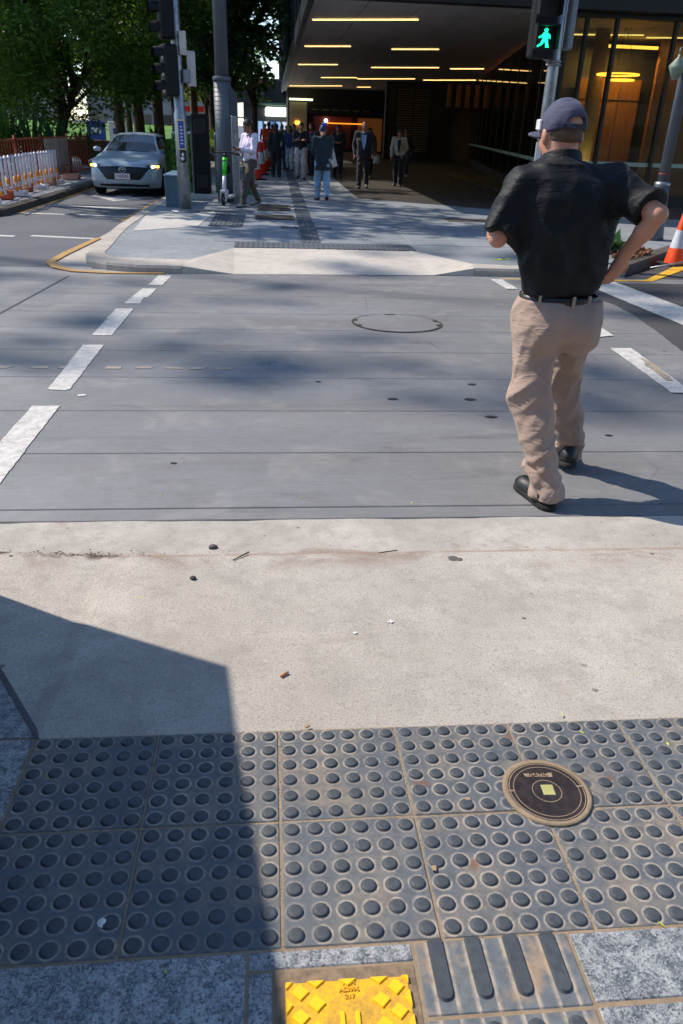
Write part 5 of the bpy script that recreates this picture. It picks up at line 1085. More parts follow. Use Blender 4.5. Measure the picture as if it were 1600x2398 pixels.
# ------------------------------------------------------------------ silver hatchback coming to the stop line
def build_car():
    P = empty('car', (-3.69, 20.8, -.108), R(-2), 'silver grey hatchback with lit headlights waiting at the stop line', 'car')
    h = .022; X = np.arange(-1.0, 1.0+h, h)[:, None, None]; Y = np.arange(-.1, 4.56, h)[None, :, None]; Z = np.arange(.12, 1.56, h)[None, None, :]
    y1 = Y.ravel(); ip = lambda a, b: np.interp(y1, a, b)[None, :, None]
    def smax(a, b, k): q = np.maximum(k-np.abs(a-b), 0)/k; return np.maximum(a, b)+q*q*k*.25
    w = .885-.20*np.clip((.75-Y)/.75, 0, 1)**2.4-.12*np.clip((Y-3.7)/.8, 0, 1)**2-.07*((Z-.52)/.45)**2
    top = ip([0, .12, .5, 1.0, 1.35, 2.5, 3.6, 4.2, 4.5], [.70, .755, .855, .945, .99, 1.02, 1.04, 1.02, .95])-.05*np.clip((np.abs(X)-.45)/.4, 0, 1)**2+.012*np.exp(-((np.abs(X)-.55)/.09)**2)
    y0 = .05+.30*(np.abs(X)/.86)**2.6+.10*np.clip((Z-.5)/.25, 0, 1.5)**1.5+.10*np.clip((.34-Z)/.15, 0, 1)
    D = smax(np.abs(X)-w, Z-top, .07); D = smax(D, y0-Y, .13); D = smax(D, Y-4.45, .1); D = smax(D, .19-Z, .03)
    zr_ = ip([.8, 1.05, 1.25, 1.65, 2.05, 2.35, 2.8, 3.4, 3.9, 4.3], [.4, .90, 1.0, 1.225, 1.39, 1.435, 1.44, 1.40, 1.28, 1.0])-.05*(X/.6)**2
    wg = .765-.52*np.clip(Z-.98, 0, 1)-.02; G = smax(np.abs(X)-wg, Z-zr_, .07); G = np.maximum(G, .85-Z)
    D = smax(-D, -G, .04)*-1
    for yc in (.92, 3.6): D = np.maximum(D, np.where(np.abs(X) > .55, .345-np.sqrt((Y-yc)**2+(Z-.33)**2), -1))
    V, Q = surface_nets(D.astype(np.float32), (-1.0, -.1, .12), h)
    for _ in range(2):
        A = np.zeros_like(V); c = np.zeros(len(V))
        for i in range(4): a, b = Q[:, i], Q[:, (i+1) % 4]; np.add.at(A, a, V[b]); np.add.at(c, a, 1); np.add.at(A, b, V[a]); np.add.at(c, b, 1)
        V = .5*V+.5*A/np.maximum(c, 1)[:, None]
    C = V[Q].mean(1); N = np.cross(V[Q[:, 2]]-V[Q[:, 0]], V[Q[:, 3]]-V[Q[:, 1]]); N /= np.linalg.norm(N, axis=1)[:, None]+1e-9
    ax = np.abs(C[:, 0]); z = C[:, 2]; y = C[:, 1]
    wsl = .765-.52*(z-.98)-.085
    wind = (N[:, 1] < -.25) & (z > 1.005) & (z < 1.385) & (ax < wsl) & (y > 1.1)
    sidew = (np.abs(N[:, 0]) > .55) & (z > 1.06) & (z < 1.345) & (y > 1.45+1.9*(z-1.06)) & (y < 3.75-1.3*(z-1.06)) & ~((y > 2.5) & (y < 2.58))
    front = (y < .75) & (N[:, 1] < -.1)
    gt_ = .70-.03*(ax/.6)**2; gb = np.where(ax < .40, .385, .385+(ax-.40)*1.15)
    grille = front & (N[:, 1] < -.5) & (z < gt_) & (z > gb) & (ax < .64)
    lamp = front & (ax > .56) & (z > .645+.02*(ax-.56)) & (z < .735+.03*(ax-.56)) & ~grille
    intake = front & (z > .235) & (z < .285+.02*(1-ax/.6)) & (ax < .62)
    used = wind | sidew | grille | lamp | intake
    paint = NT('silver car paint'); co = paint.coord(); paint.base(paint.mix(paint.ramp(paint.noise(co, 600, 2), .3, .7), '#97a8b4', '#abbac4')); paint.rough(.35); paint.b.inputs['Metallic'].default_value = .12; paint.b.inputs['Coat Weight'].default_value = .45; paint.b.inputs['Coat Roughness'].default_value = .04
    def piece(mask, name, m, par, push=0):
        q = Q[mask]; u, inv = np.unique(q, return_inverse=True); v = V[u].copy()
        if push: v[:, 1] += push
        return link(name, np_mesh(name, v, inv.reshape(-1, 4), m, True), par)
    body = piece(~used, 'body', paint.m, P); piece(wind, 'windscreen', M('car glass', '#04080c', .02, 0, .1, 2, spec=.7), P)
    for s in (-1, 1):
        piece(sidew & (C[:, 0]*s > 0), 'side_window', MATS['car glass'], P)
        hl = piece(lamp & (C[:, 0]*s > 0), 'headlight', M('headlamp glass', '#3a4046', .08, 0, .2, 8, spec=.9), P)
        for dx, c_, e in ((.72, 'headlamp beam', '#fff6da'), (.82, 'indicator amber', '#ffb040')):
            yy = .05+.30*(dx/.86)**2.6+.085; MB().box((0, 0, 0), (.10 if dx < .8 else .08, .02, .05), 0, .008).build('bulb', EM(c_, e, 9 if dx < .8 else 5), hl, (s*dx, yy-.02, .70), (0, 0, s*.75))
    gr = piece(grille, 'grille', M('black grille', '#0a0b0d', .35, 0, .3, 30), P, .02); piece(intake, 'lower_intake', M('black grille'), P, .015)
    # emblem: winged oval
    n = 40; em = MB(); rr = lambda t: (.088*math.cos(t), .068*math.sin(t))
    V2 = []
    for i in range(n):
        a, b = rr(2*math.pi*i/n)
        for f, yy in ((.84, 0), (.92, -.012), (1, 0)): V2.append((a*f, yy, b*f))
    em.add(V2, [(i*3+k, ((i+1) % n)*3+k, ((i+1) % n)*3+k+1, i*3+k+1) for i in range(n) for k in range(2)], True)
    for s in (-1, 1):
        em.tube([(s*.07, -.004, .04), (s*.05, -.006, .022), (s*.018, -.006, .012), (0, -.006, -.012)], [.005, .009, .01, .007], 6)
    em.build('emblem', M_CHROME, P, (0, .055, .62))
    pl = MB().box((0, 0, 0), (.37, .012, .135), 0, .008).build('number_plate', M('white plate', '#d9cfd2', .5, 0, .05), P, (0, .012, .475), (-.06, 0, 0)); link('lettering', text_mesh('150NI3', .098, M('maroon plate letters', '#7a2430', .5), .001), pl, (0, -.0075, 0), (R(90), 0, 0))
    for s in (-1, 1):
        S = Sdf((-.16, -.12, -.1), (.16, .14, .1), .016, .06); S.ell((0, 0, 0), (.105, .075, .062), .02); S.cut((0, 1, 0), .05); mr = link('mirror', S.mesh('mirror', paint.m, 1), P, (s*.93, 1.62, 1.03)); MB().box((-s*.1, .03, -.03), (.12, .04, .03)).build('mirror_arm', M_BLACKP, mr); MB().box((0, .052, 0), (.16, .006, .09), 0, .003).build('mirror_glass', M_MIRROR, mr)
        MB().box((s*.3-.05, 1.27, 1.012), (.5, .02, .012)).build('wiper', M_BLACKP, P)
        for yc in (.92, 3.6):
            wh = MB().lathe([(.2, -.1), (.31, -.1), (.325, -.07), (.325, .07), (.31, .1), (.2, .1)], (0, 0, 0), 32).build('wheel', M_RUBBER, P, (s*.77, yc, .325), (0, R(90), 0)); MB().lathe([(0, -.08), (.06, -.085), (.2, -.06), (.205, .0), (.205, .06), (.2, .09), (.06, .1), (0, .1)], (0, 0, 0), 24).build('rim', M('dark alloy rim', '#4b4f54', .35, .8), wh)
    MB().box((0, 2.1, .24), (1.4, 3.4, .08)).build('underbody', M_BLACKP, P)
build_car()
# ------------------------------------------------------------------ office building with deep lit canopy
M_SOFFIT = M('dark soffit panel', '#b5aca6', .55, .1, .12, 2); M_DARK = M('dark bronze metal', '#1d1b19', .5, .3, .25, 3); M_SCREEN = M('dark facade screen', '#20262b', .45, .3, .4, .8)
M_WARM = EM('warm strip lamp', '#ffcf7c', 2.0)
ob = empty('office_building', (0, 0, 0), 0, 'dark office building with deep canopy over the arcade', 'building')
for i in range(10):
    for j in range(9):
        x0 = .95+1.25*i; y0 = 19.7+(9.5*j); 
        if j == 8: continue
        MB().box2((x0+.01, y0+.012, 4.12), (x0+1.24, y0+9.488, 4.17)).build('soffit_panel', M_SOFFIT, ob)
MB().box2((.97, 19.7, 4.19), (14.5, 96, 4.6)).build('canopy_deck', M_DARK, ob)
MB().box2((.93, 19.4, 4.09), (30, 19.69, 4.9), .02).build('front_fascia', M_DARK, ob)
MB().box2((.80, 19.4, 4.0), (.945, 96, 4.5), .02).build('side_fascia', M_SCREEN, ob)
MB().box2((1.05, 19.75, 4.61), (14, 96, 24)).build('tower_wall', M_SCREEN, ob)
for j in range(24):
    MB().box2((.82, 20.2+3.1*j, 4.52), (1.045, 20.35+3.1*j, 24)).build('facade_fin', M_SCREEN, ob)
for j in range(13): MB().box2((.93, 20.0, 5.2+1.45*j), (1.046, 96, 5.32+1.45*j)).build('facade_rail', M('brown facade rail', '#3a302c', .6), ob)
MB().box2((14.2, 30, .0), (14.5, 96, 4.1)).build('arcade_wall', M_DARK, ob); MB().box2((6.8, 19.7, 4.62), (30, 40, 26)).build('tower_wall', M_SCREEN, ob)
# core wall with louvres
MB().box2((6.7, 50.0, 0.008), (12.5, 50.5, 4.11)).build('core_wall', M('bronze wall panel', '#2b2724', .5, .2, .2, 2), ob)
for x in (6.72, 7.3, 9.35, 10.4): MB().box2((x, 49.93, .008), (x+.06, 49.998, 4.1)).build('wall_joint', M_DARK, ob)
for x0, x1 in ((7.4, 8.3), (8.38, 9.3)):
    for k in range(26): m = MB(); z = .45+.13*k; m.add([(x0, 49.995, z+.05), (x1, 49.995, z+.05), (x1, 49.88, z), (x0, 49.88, z), (x0, 49.995, z+.06), (x1, 49.995, z+.06), (x1, 49.88, z+.012), (x0, 49.88, z+.012)], [(0, 1, 2, 3), (7, 6, 5, 4), (3, 2, 6, 7), (0, 4, 5, 1), (0, 3, 7, 4), (1, 5, 6, 2)]); m.build('louvre_slat', M('pale bronze louvre', '#9a8c74', .5, .3), ob)
# strip lamps under the canopy
ROWS = [((1.10, 23.40), (3.72, 22.4)), ((1.19, 30.8), (2.72, 30.1)), ((4.21, 30.5), (5.72, 29.8)), ((1.24, 39.6), (2.94, 38.7)), ((4.57, 39.6), (7.36, 38.0)), ((7.96, 38.4), (9.28, 37.6)), ((2.83, 48.9), (4.7, 47.7)), ((4.86, 48.8), (7.77, 46.7)), ((8.4, 47.5), (10.9, 45.7)),
        ((1.29, 60.2), (4.69, 57.4)), ((5.81, 58.3), (6.62, 57.6)), ((1.51, 72.5), (5.13, 69)), ((5.5, 71.4), (8.87, 68)), ((2.24, 90), (5.3, 86)), ((5.7, 89), (9.5, 84.5)), ((8.2, 24.0), (10.1, 23.4)), ((10.4, 23.9), (12.6, 23.2)), ((8.6, 30.4), (10.6, 29.4))]
names = ['nearest', 'second', 'third', 'fourth', 'fifth', 'sixth', 'seventh', 'eighth', 'ninth']
cnt = {}
for i, ((ax, ay), (bx, by)) in enumerate(ROWS):
    L = math.hypot(bx-ax, by-ay); o = empty('ceiling_lamp', ((ax+bx)/2, (ay+by)/2, 4.12), math.atan2(by-ay, bx-ax), None, 'ceiling lamp', 'warm strip lamps under the canopy')
    o['label'] = ['long warm strip lamp nearest the canopy front edge', 'left strip lamp of the second row under the canopy', 'right strip lamp of the second row under the canopy', 'left strip lamp of the third row under the canopy', 'middle strip lamp of the third row under the canopy', 'right strip lamp of the third row under the canopy', 'left strip lamp of the fourth row under the canopy', 'middle strip lamp of the fourth row under the canopy', 'right strip lamp of the fourth row under the canopy', 'left strip lamp of the fifth row under the canopy', 'short right strip lamp of the fifth row under the canopy', 'left strip lamp of the sixth row under the canopy', 'right strip lamp of the sixth row under the canopy', 'left strip lamp of the last row deep in the arcade', 'right strip lamp of the last row deep in the arcade', 'left strip lamp on the lobby ceiling behind glass', 'right strip lamp on the lobby ceiling behind glass', 'strip lamp further back on the lobby ceiling'][i]
    wd = .06+.0009*ay
    MB().box((0, 0, -.02), (L, wd, .03), 0, .005).build('diffuser', M_WARM, o); MB().box((0, 0, -.004), (L+.04, wd+.04, .012)).build('tray', M_DARK, o)

# ------------------------------------------------------------------ glass lobby
lb = empty('glass_lobby', (0, 0, 0), 0, 'glass fronted lobby with warm timber wall inside', 'lobby')
M_PANE = glass_mat('lobby glass', '#c8d2c2', 1.5, .0, 1.0); M_MUL = M('dark mullion', '#22251f', .4, .4, .2, 4); M_TIMBER = None
def timber():
    t = NT('honey timber panel'); co = t.n('NewGeometry').outputs['Position']; g_ = t.noise(t.map(co, (9, 9, .6)), 2.2, 6, .65, .4); t.base(t.mix(t.ramp(g_, .3, .7), '#7d4a14', '#9c6420')); t.rough(.42); return t.m
M_TIMBER = timber()
MB().box2((6.9, 19.6, .01), (14, 33, .06)).build('lobby_floor', M('lobby stone', '#3d352c', .3, 0, .15, 3), lb)
fx = [6.72, 7.16, 7.87, 9.28, 10.7, 12.1, 13.5]
for i, x in enumerate(fx):
    MB().box2((x-.035, 19.72, .06), (x+.035, 19.86, 4.1)).build('mullion', M_MUL, lb)
    if i < len(fx)-1: MB().box2((x+.04, 19.785, .34), (fx[i+1]-.04, 19.797, 4.08)).build('pane', M_PANE, lb); MB().box2((x+.04, 19.776, .97), (fx[i+1]-.04, 19.782, 1.06)).build('vision_band', M('pale green film', '#8fa08a', .5), lb)
MB().box2((6.68, 19.7, .008), (13.6, 19.88, .335), .01).build('plinth', M_DARK, lb); MB().box2((6.68, 19.7, 4.0), (13.6, 19.88, 4.1)).build('head_rail', M_MUL, lb)
S0, S1 = Vector((6.66, 19.9)), Vector((11.2, 47.0)); D_ = (S1-S0); ns = 11; sa = math.atan2(D_.y, D_.x); sl = D_.length/ns
for i in range(ns):
    c = S0+D_*((i+.5)/ns); a = S0+D_*(i/ns)
    MB().box((c.x, c.y, 2.2), (sl-.07, .012, 3.7), sa).build('pane', M_PANE, lb); MB().box((a.x, a.y, 2.07), (.06, .05, 4.0), sa).build('mullion', M_MUL, lb); MB().box((c.x-.012, c.y, 1.02), (sl-.07, .006, .09), sa).build('vision_band', MATS['pale green film'], lb); MB().box((c.x, c.y, .18), (sl, .14, .33), sa, .01).build('plinth', M_DARK, lb)
MB().box2((9.1, 25.0, .06), (11.0, 25.12, 3.15)).build('timber_wall', M_TIMBER, lb)
for x in (9.1, 9.73, 10.36, 10.99): MB().box2((x-.006, 24.985, .06), (x+.006, 24.999, 3.15)).build('panel_joint', M_DARK, lb)
MB().box2((9.1, 24.985, 2.58), (11.0, 24.998, 2.6)).build('panel_joint', M_DARK, lb)
MB().box2((11.05, 24.2, .06), (14, 24.35, 4.1)).build('timber_wall', M_TIMBER, lb); MB().box2((8.5, 25.4, .06), (14.1, 25.6, 4.1)).build('back_wall', M('lobby back wall', '#3a2d1d', .6), lb)
MB().lathe([(.19, .06), (.19, 4.1)], (8.65, 22.6, 0), 28).build('column', M('cream column', '#b59a6c', .6), lb)
N_ = Vector((D_.y, -D_.x)).normalized(); ca_ = S0+D_*.62+N_*2.3; MB().box((ca_.x, ca_.y, 1.75), (D_.length*.74, .15, 3.4), sa).build('timber_wall', M_TIMBER, lb)
for k in range(16): q_ = S0+D_*(.26+.047*k)+N_*2.21; MB().box((q_.x, q_.y, 1.75), (.02, .02, 3.4), sa).build('panel_joint', M_DARK, lb)
MB().box((ca_.x+N_.x*2, ca_.y+N_.y*2, .03), (D_.length*.8, 5, .04), sa).build('lobby_floor', MATS['lobby stone'], lb)
for k in range(7): MB().box2((7.9+.42*k, 38.2, 2.6), (8.08+.42*k, 38.28, 3.5)).build('hanging_baffle', M_TIMBER, lb)
def area(name, loc, tgt, sx, sy, e, c):
    l = bpy.data.lights.new(name, 'AREA'); l.shape = 'RECTANGLE'; l.size = sx; l.size_y = sy; l.energy = e; l.color = c; o = bpy.data.objects.new(name, l); COL.objects.link(o); o.location = loc
    o.rotation_euler = (Vector(tgt)-Vector(loc)).to_track_quat('-Z', 'Y').to_euler(); return o
area('wall_washer', (10.05, 24.42, 3.75), (10.05, 25.0, 1.4), 1.6, .06, 60, (1, .56, .16)); area('wall_washer', (12, 23.6, 3.95), (12, 24.2, 1.5), 2.5, .1, 10, (1, .62, .25)); area('column_uplight', (8.6, 22.1, .2), (8.65, 22.6, 2.6), .2, .2, 12, (1, .68, .32)); [area('wall_washer', (S0.x+D_.x*t_+N_.x*1.8, S0.y+D_.y*t_+N_.y*1.8, 3.6), (S0.x+D_.x*t_+N_.x*2.3, S0.y+D_.y*t_+N_.y*2.3, 1.4), 4, .1, 70, (1, .6, .2)) for t_ in (.35, .55, .75)]
wc = MB().box2((9.15, 24.22, 3.86), (10.95, 24.34, 3.93)).build('cove_lamp', EM('cove glow', '#ffb54a', 3), lb)
for i, (r, z, lab) in enumerate([(.52, 3.05, 'large glowing ring pendant in the lobby'), (.3, 2.93, 'small glowing ring pendant below the large ring in the lobby')]):
    o = empty('ring_pendant', (8.95+.12*i, 21.9, z), 0, lab, 'pendant lamp', 'ring pendants in the lobby'); n = 40; V = []
    for k in range(n):
        a = 2*math.pi*k/n
        for q in range(6): b = 2*math.pi*q/6; V.append(((r+.022*math.cos(b))*math.cos(a), (r+.022*math.cos(b))*math.sin(a), .022*math.sin(b)))
    MB().add(V, [(k*6+q, k*6+(q+1) % 6, ((k+1) % n)*6+(q+1) % 6, ((k+1) % n)*6+q) for k in range(n) for q in range(6)], True).build('ring', EM('pendant glow', '#ffa63a', 4.5), o)
    for k in range(3): a = k*2.094; MB().tube([(r*math.cos(a), r*math.sin(a), 0), (0, 0, 4.1-z)], .004, 4).build('cable', M_DARK, o)

# ------------------------------------------------------------------ shops at the far end of the arcade
sh = empty('shop_front', (0, 62, 0), 0, 'far shop with red wall and black sign band at the end of the arcade', 'shop')
MB().box2((1.2, 1, 0), (12, 6, 4.1)).build('wall', M('shop dark wall', '#2a211d', .7), sh); MB().box2((3.1, .8, .2), (5.9, .99, 2.35)).build('red_wall', M('dull red wall', '#6e2a27', .7), sh)
sb = MB().box2((2.6, .5, 2.45), (7.9, .95, 3.05)).build('sign_band', M_BLACKP, sh)
for k in range(6): MB().box((3.2+.75*k, .49, 2.75), (.5, .01, .06), 0).build('lettering', M('gold script', '#8a7a4a', .5), sb, (0, 0, 0), (0, 0, 0))
MB().box2((4.1, .6, 1.86), (6.9, .7, 1.93)).build('strip_lamp', EM('orange strip lamp', '#ff9a2a', 1.0), sh); MB().lathe([(0, -.12), (.1, -.08), (.13, 0), (.1, .1), (0, .13)], (4.0, .55, 2.05), 12).build('globe_lamp', EM('cool globe', '#fff2e0', 4), sh)
MB().box2((1.35, .6, 0), (2.6, .98, 3.2)).build('pillar', M('buff stone pillar', '#8f8064', .7), sh); MB().box2((1.75, .5, 1.75), (2.05, .59, 1.95)).build('amber_lamp', EM('amber lamp', '#ffab28', 6), sh); MB().box2((1.3, .3, 3.3), (3.0, .4, 3.42)).build('lit_sign', EM('pale lit sign', '#d8e0b0', 2), sh)
MB().box2((6.4, .7, .1), (8.2, .9, 2.3)).build('shop_window', EM('warm shop window', '#7a4a20', .15), sh)
s2 = empty('shop_front', (-.3, 70, 0), 0, 'far shop with glowing white sign beyond the crowd', 'shop')
MB().box2((-2, 1, 0), (3, 6, 5)).build('wall', M('grey shop wall', '#3f4348', .7), s2); MB().box2((-.2, .7, 2.3), (1.5, .95, 2.95)).build('lit_sign', EM('white lit sign', '#e8f0d8', 2.4), s2); MB().box2((-1, .2, 3.1), (2.2, .95, 3.25)).build('awning', M('pale green awning', '#7fa08a', .6), s2)
for k in range(5): MB().box2((-.8+.5*k, .85, .3), (-.45+.5*k, .95, 1.9)).build('window', EM('shop pane '+str(k % 3), ['#8fb0d8', '#c9d4dc', '#4a6aa8'][k % 3], .6), s2)
MB().box2((-3.5, .5, 3.2), (-.2, .9, 4.3)).build('awning', M('dark awning', '#35414a', .6), s2); MB().box2((-1.2, .3, 4.4), (-.2, .8, 5.0)).build('red_sign', M('coral sign', '#c4574c', .6), s2)

# ------------------------------------------------------------------ city beyond the trees
def block(x, y, w, d, hgt, c, label, nx, nz, wc='#2b3640', wz=1.5, rz=0):
    o = empty('apartment_block', (x, y, -.3), rz, label, 'building'); m = M('facade '+c, c, .8, 0, .08, .5); MB().box2((-w/2, 0, 0), (w/2, d, hgt)).build('wall', m, o)
    ww, wh = w/nx*.6, hgt/nz*.5; me_ = MB().box((0, 0, 0), (ww, .08, wh)).mesh('window', M('window glass '+wc, wc, .15, 0, .4, .6, spec=.8)); sm = MB().box((0, -.1, -wh/2-.06), (ww+.3, .22, .1)).mesh('sill', m)
    for i in range(nx):
        for k in range(nz): wn = link('window', me_, o, (-w/2+w*(i+.5)/nx, -.03, hgt*(k+.55)/nz)); link('sill', sm, wn)
    MB().box((0, d/2, hgt+.3), (w+.6, d+.6, .6)).build('parapet', m, o)
block(-38, 95, 26, 14, 22, '#cfc6b8', 'cream block seen between branches at the far left', 8, 7); block(-14, 105, 16, 14, 30, '#b9b4ac', 'pale grey block behind the tall trunks', 6, 9); block(6, -42, 80, -14, 30, '#6f6860', 'unseen brown grey office block added behind the camera to darken reflections', 14, 8, '#1c242c'); block(-62, 70, 22, 20, 16, '#bfae98', 'buff block at the left edge behind the big tree', 6, 5)  # block behind the camera is unseen, added to darken glass reflections and skylight
lw = MB().add([(-24, 46, .02), (-6.2, 46, .02), (-6.2, 64, 1.35), (-24, 64, 1.45), (-6.2, 64, -.2), (-24, 64, -.2)], [(0, 1, 2, 3), (3, 2, 4, 5)]).build('lawn', M('sunlit lawn', '#47761c', .9, 0, .25, .8, .3, 30)); tag(lw, 'bright green lawn bank across the road', kind='structure')
for x, lab, c, c2_ in ((-9.0, 'blue notice board on the lawn behind the fence', '#1f4a94', '#cfd6e0'), (-7.9, 'white and blue notice board on the lawn', '#d0d6dc', '#1f4a94')):
    o = empty('notice_board', (x, 44.5, 0), 0, lab, 'sign'); MB().box((0, 0, 1.0), (.95, .06, 1.1), 0, .02).build('panel', M('board '+c, c, .5), o); MB().box((0, -.035, 1.1), (.5, .02, .25)).build('print', M('board '+c2_, c2_, .5), o)
    for s in (-1, 1): MB().box((s*.4, .03, .25), (.06, .06, .5)).build('leg', M_STEEL, o)
lwall = MB().box2((-9.5, 40.0, 0), (-5.6, 40.5, .75), .03).build('low_wall', M('brown planter wall', '#4a3326', .85, 0, .3, 3, .4)); tag(lwall, 'low brown wall behind the fence and car', 'wall')
cw = MB().lathe([(.28, 0), (.24, .3), (.22, 3.6), (.3, 3.8)], (-9.4, 27.5, 0), 18).build('column', M('cream rendered column', '#c9b9a0', .8)); tag(cw, 'cream column at the left edge above the fence', 'column')
yb = empty('site_machine', (-8.9, 26.6, 0), 0, 'yellow site machine half hidden by plants at the left edge', 'machine'); MB().box((0, 0, 1.0), (.8, .9, .9), .2, .06).build('hood', M('machine yellow', '#e0a012', .5), yb); MB().box((.1, -.1, .35), (1.0, 1.1, .4), .2, .1).build('track', M_RUBBER, yb); MB().box((-.1, .2, 1.65), (.6, .5, .5), .2, .05).build('cab', M_MIRROR, yb)
tl = empty('traffic_light', (-5.35, 60, 0), 0, 'distant traffic light showing green between the trunks', 'traffic light'); MB().lathe([(.08, 0), (.07, 3.2)], (0, 0, 0), 10).build('pole', M_STEEL, tl); MB().box((0, 0, 2.0), (.35, .3, .95), 0, .04).build('housing', M_BLACKP, tl); MB().lathe([(0, 0), (.12, 0), (.12, .02), (0, .02)], (0, 0, 0), 14).build('green_lens', EM('distant green', '#10e080', 4), tl, (0, -.16, 1.72), (R(90), 0, 0))
rs = empty('banner', (-6.0, 66, 0), 0, 'red and yellow shop banner between the trunks', 'banner'); MB().box((0, 0, 4.2), (1.5, .08, 1.3)).build('panel', M('banner pink', '#b85a66', .6, 0, .6, 2), rs); MB().box((0, -.05, 3.35), (1.5, .06, .45)).build('footer', M('banner yellow', '#d9b520', .6), rs); MB().box((.1, 0, 2.55), (1.6, .1, .4)).build('lower_sign', M_RED, rs); MB().tube([(0, .1, 0), (0, .1, 5)], .05, 8).build('post', M_STEEL, rs)
pc = empty('parked_car', (-3.6, 46, -.108), 0, 'distant car with headlights behind the silver hatchback', 'car') if False else None
# ------------------------------------------------------------------ trees and plants
def quads(name, V, m):
    n = len(V)//4; me = bpy.data.meshes.new(name); me.vertices.add(len(V)); me.vertices.foreach_set('co', V.astype(np.float32).ravel()); me.loops.add(4*n); me.loops.foreach_set('vertex_index', np.arange(4*n, dtype=np.int32))
    me.polygons.add(n); me.polygons.foreach_set('loop_start', np.arange(0, 4*n, 4, dtype=np.int32)); me.polygons.foreach_set('loop_total', np.full(n, 4, np.int32)); me.materials.append(m); me.update(calc_edges=True); return me
def leaves(centres, radii, per, L, wr, seed, flat=.7, droop=.25):
    rs = np.random.RandomState(seed); Vs = []
    for c, r in zip(centres, radii):
        n = int(per*r*r); P = rs.randn(n, 3); P /= np.linalg.norm(P, axis=1)[:, None]; P *= (rs.rand(n)**.45)[:, None]*r; P[:, 2] *= flat; P += np.array(c)
        d = rs.randn(n, 3); d[:, 2] = d[:, 2]*.5-droop; out = P-np.array(c); d += out/r*.8; d /= np.linalg.norm(d, axis=1)[:, None]
        s = np.cross(d, rs.randn(n, 3)); s /= np.linalg.norm(s, axis=1)[:, None]+1e-9; l = (L*(.6+.8*rs.rand(n)))[:, None]; w = l*wr
        Vs.append(np.stack([P, P+d*l*.45-s*w, P+d*l, P+d*l*.45+s*w], 1).reshape(-1, 3))
    return np.concatenate(Vs)
def bark_mat(name, a, b):
    t = NT(name); co = t.coord(); n = t.noise(t.map(co, (6, 6, 1.2)), 3, 6, .7, .5); t.base(t.mix(t.ramp(n, .3, .7), a, b)); t.rough(.9); t.bump(n, .7, .03); return t.m
M_BARK = bark_mat('brown bark', '#2b211b', '#54453a'); M_BARK2 = bark_mat('pale bark', '#4a3d31', '#7a6a58')
LEAF = [leaf_mat('fresh green leaf', '#304d1e', '#6b923a', .4, '#3b5f26'), leaf_mat('deep green leaf', '#1d3c24', '#3d6a34', .3, '#25492c'), leaf_mat('olive leaf', '#3a4a18', '#7c8a2c', .4, '#4a5a1c')]
def tree(x, y, label, trunk_h, r0, crown, lf, seed, per=110, L=.26, wr=.22, lean=(0, 0), limbs=9, bark=None, clus=60, group='street trees', stems=1, z0=0.0):
    """crown = (cx, cy, cz, rx, ry, rz) relative to the trunk foot"""
    rn = random.Random(seed); o = empty('tree', (x, y, z0), 0, label, 'tree', group); cx, cy, cz, rx, ry, rz = crown
    for s in range(stems):
        sx, sy = (0, 0) if stems == 1 else (rn.uniform(-.35, .35), rn.uniform(-.3, .3)); tl_ = (lean[0]+(rn.uniform(-1.2, 1.2) if s else 0), lean[1]); path = []; n = 8
        for i in range(n+1): t = i/n; path.append((sx*(1-t*.0)+tl_[0]*t*t+rn.uniform(-.04, .04)*t, sy+tl_[1]*t*t+rn.uniform(-.04, .04)*t, trunk_h*t-.1*(i == 0)))
        MB().tube(path, [r0*(1.25 if i == 0 else 1)*(1-.55*i/n)*(1 if s == 0 else .7) for i in range(n+1)], 9).build('trunk', bark or M_BARK, o)
    topv = Vector(path[-1]); cs = []; rr = []
    for i in range(clus):
        while True:
            p = Vector((rn.uniform(-1, 1), rn.uniform(-1, 1), rn.uniform(-1, 1)))
            if .35 < p.length < 1: break
        cs.append((cx+p.x*rx, cy+p.y*ry, cz+p.z*rz)); rr.append(rn.uniform(.16, .3)*min(rx, ry, rz)*1.1)
    for i in range(limbs):
        e = Vector(cs[(i*7) % clus]); st_ = topv.lerp(Vector((path[4][0], path[4][1], path[4][2])), rn.random()*.9); md = st_.lerp(e, .5)+Vector((rn.uniform(-.3, .3), rn.uniform(-.3, .3), rn.uniform(0, .5)))
        MB().tube([st_, md, e], [r0*.4, r0*.24, r0*.08], 6).build('limb', bark or M_BARK, o)
    V = leaves(cs, rr, per, L, wr, seed); tag(link('crown', quads('crown', V, lf), o), kind='stuff'); return o
tree(-7.5, 32, 'big feathery green tree behind the orange fence at the left', 3.0, .2, (-.6, 0, 5.3, 5.6, 4.2, 3.9), LEAF[0], 1, 430, .21, .15, (.1, 0), 12, None, 170, stems=2)
tree(-13, 38, 'broad green tree at the far left edge', 3.0, .24, (0, 0, 6.0, 5, 4, 4), LEAF[0], 2, 200, .28, .22, (0, 0), 8, None, 60)
for i, (x, y, hh, r0) in enumerate([(-6.65, 38, 9, .24), (-6.05, 40, 9, .19), (-5.5, 36, 10, .25), (-4.85, 37, 10, .2), (-4.55, 35, 10, .22), (-4.0, 36.5, 11, .24), (-3.55, 40, 10, .2)]):
    tree(x, y, ['leftmost tall dark trunk behind the low brown wall', 'thin trunk second from the left behind the wall', 'thick dark trunk left of the car roof', 'slim trunk right of the thick dark trunk', 'tall trunk above the car windscreen', 'tall trunk beside the signal pole', 'slim trunk behind the signal pole'][i], hh, r0, (0, 0, hh-.6, 2.6, 2.6, 3.2), LEAF[1], 10+i, 110, .34, .2, (RNG.uniform(-.2, .2), 0), 6, M_BARK if i % 2 else M_BARK2, 34, 'tall trunked trees behind the car')
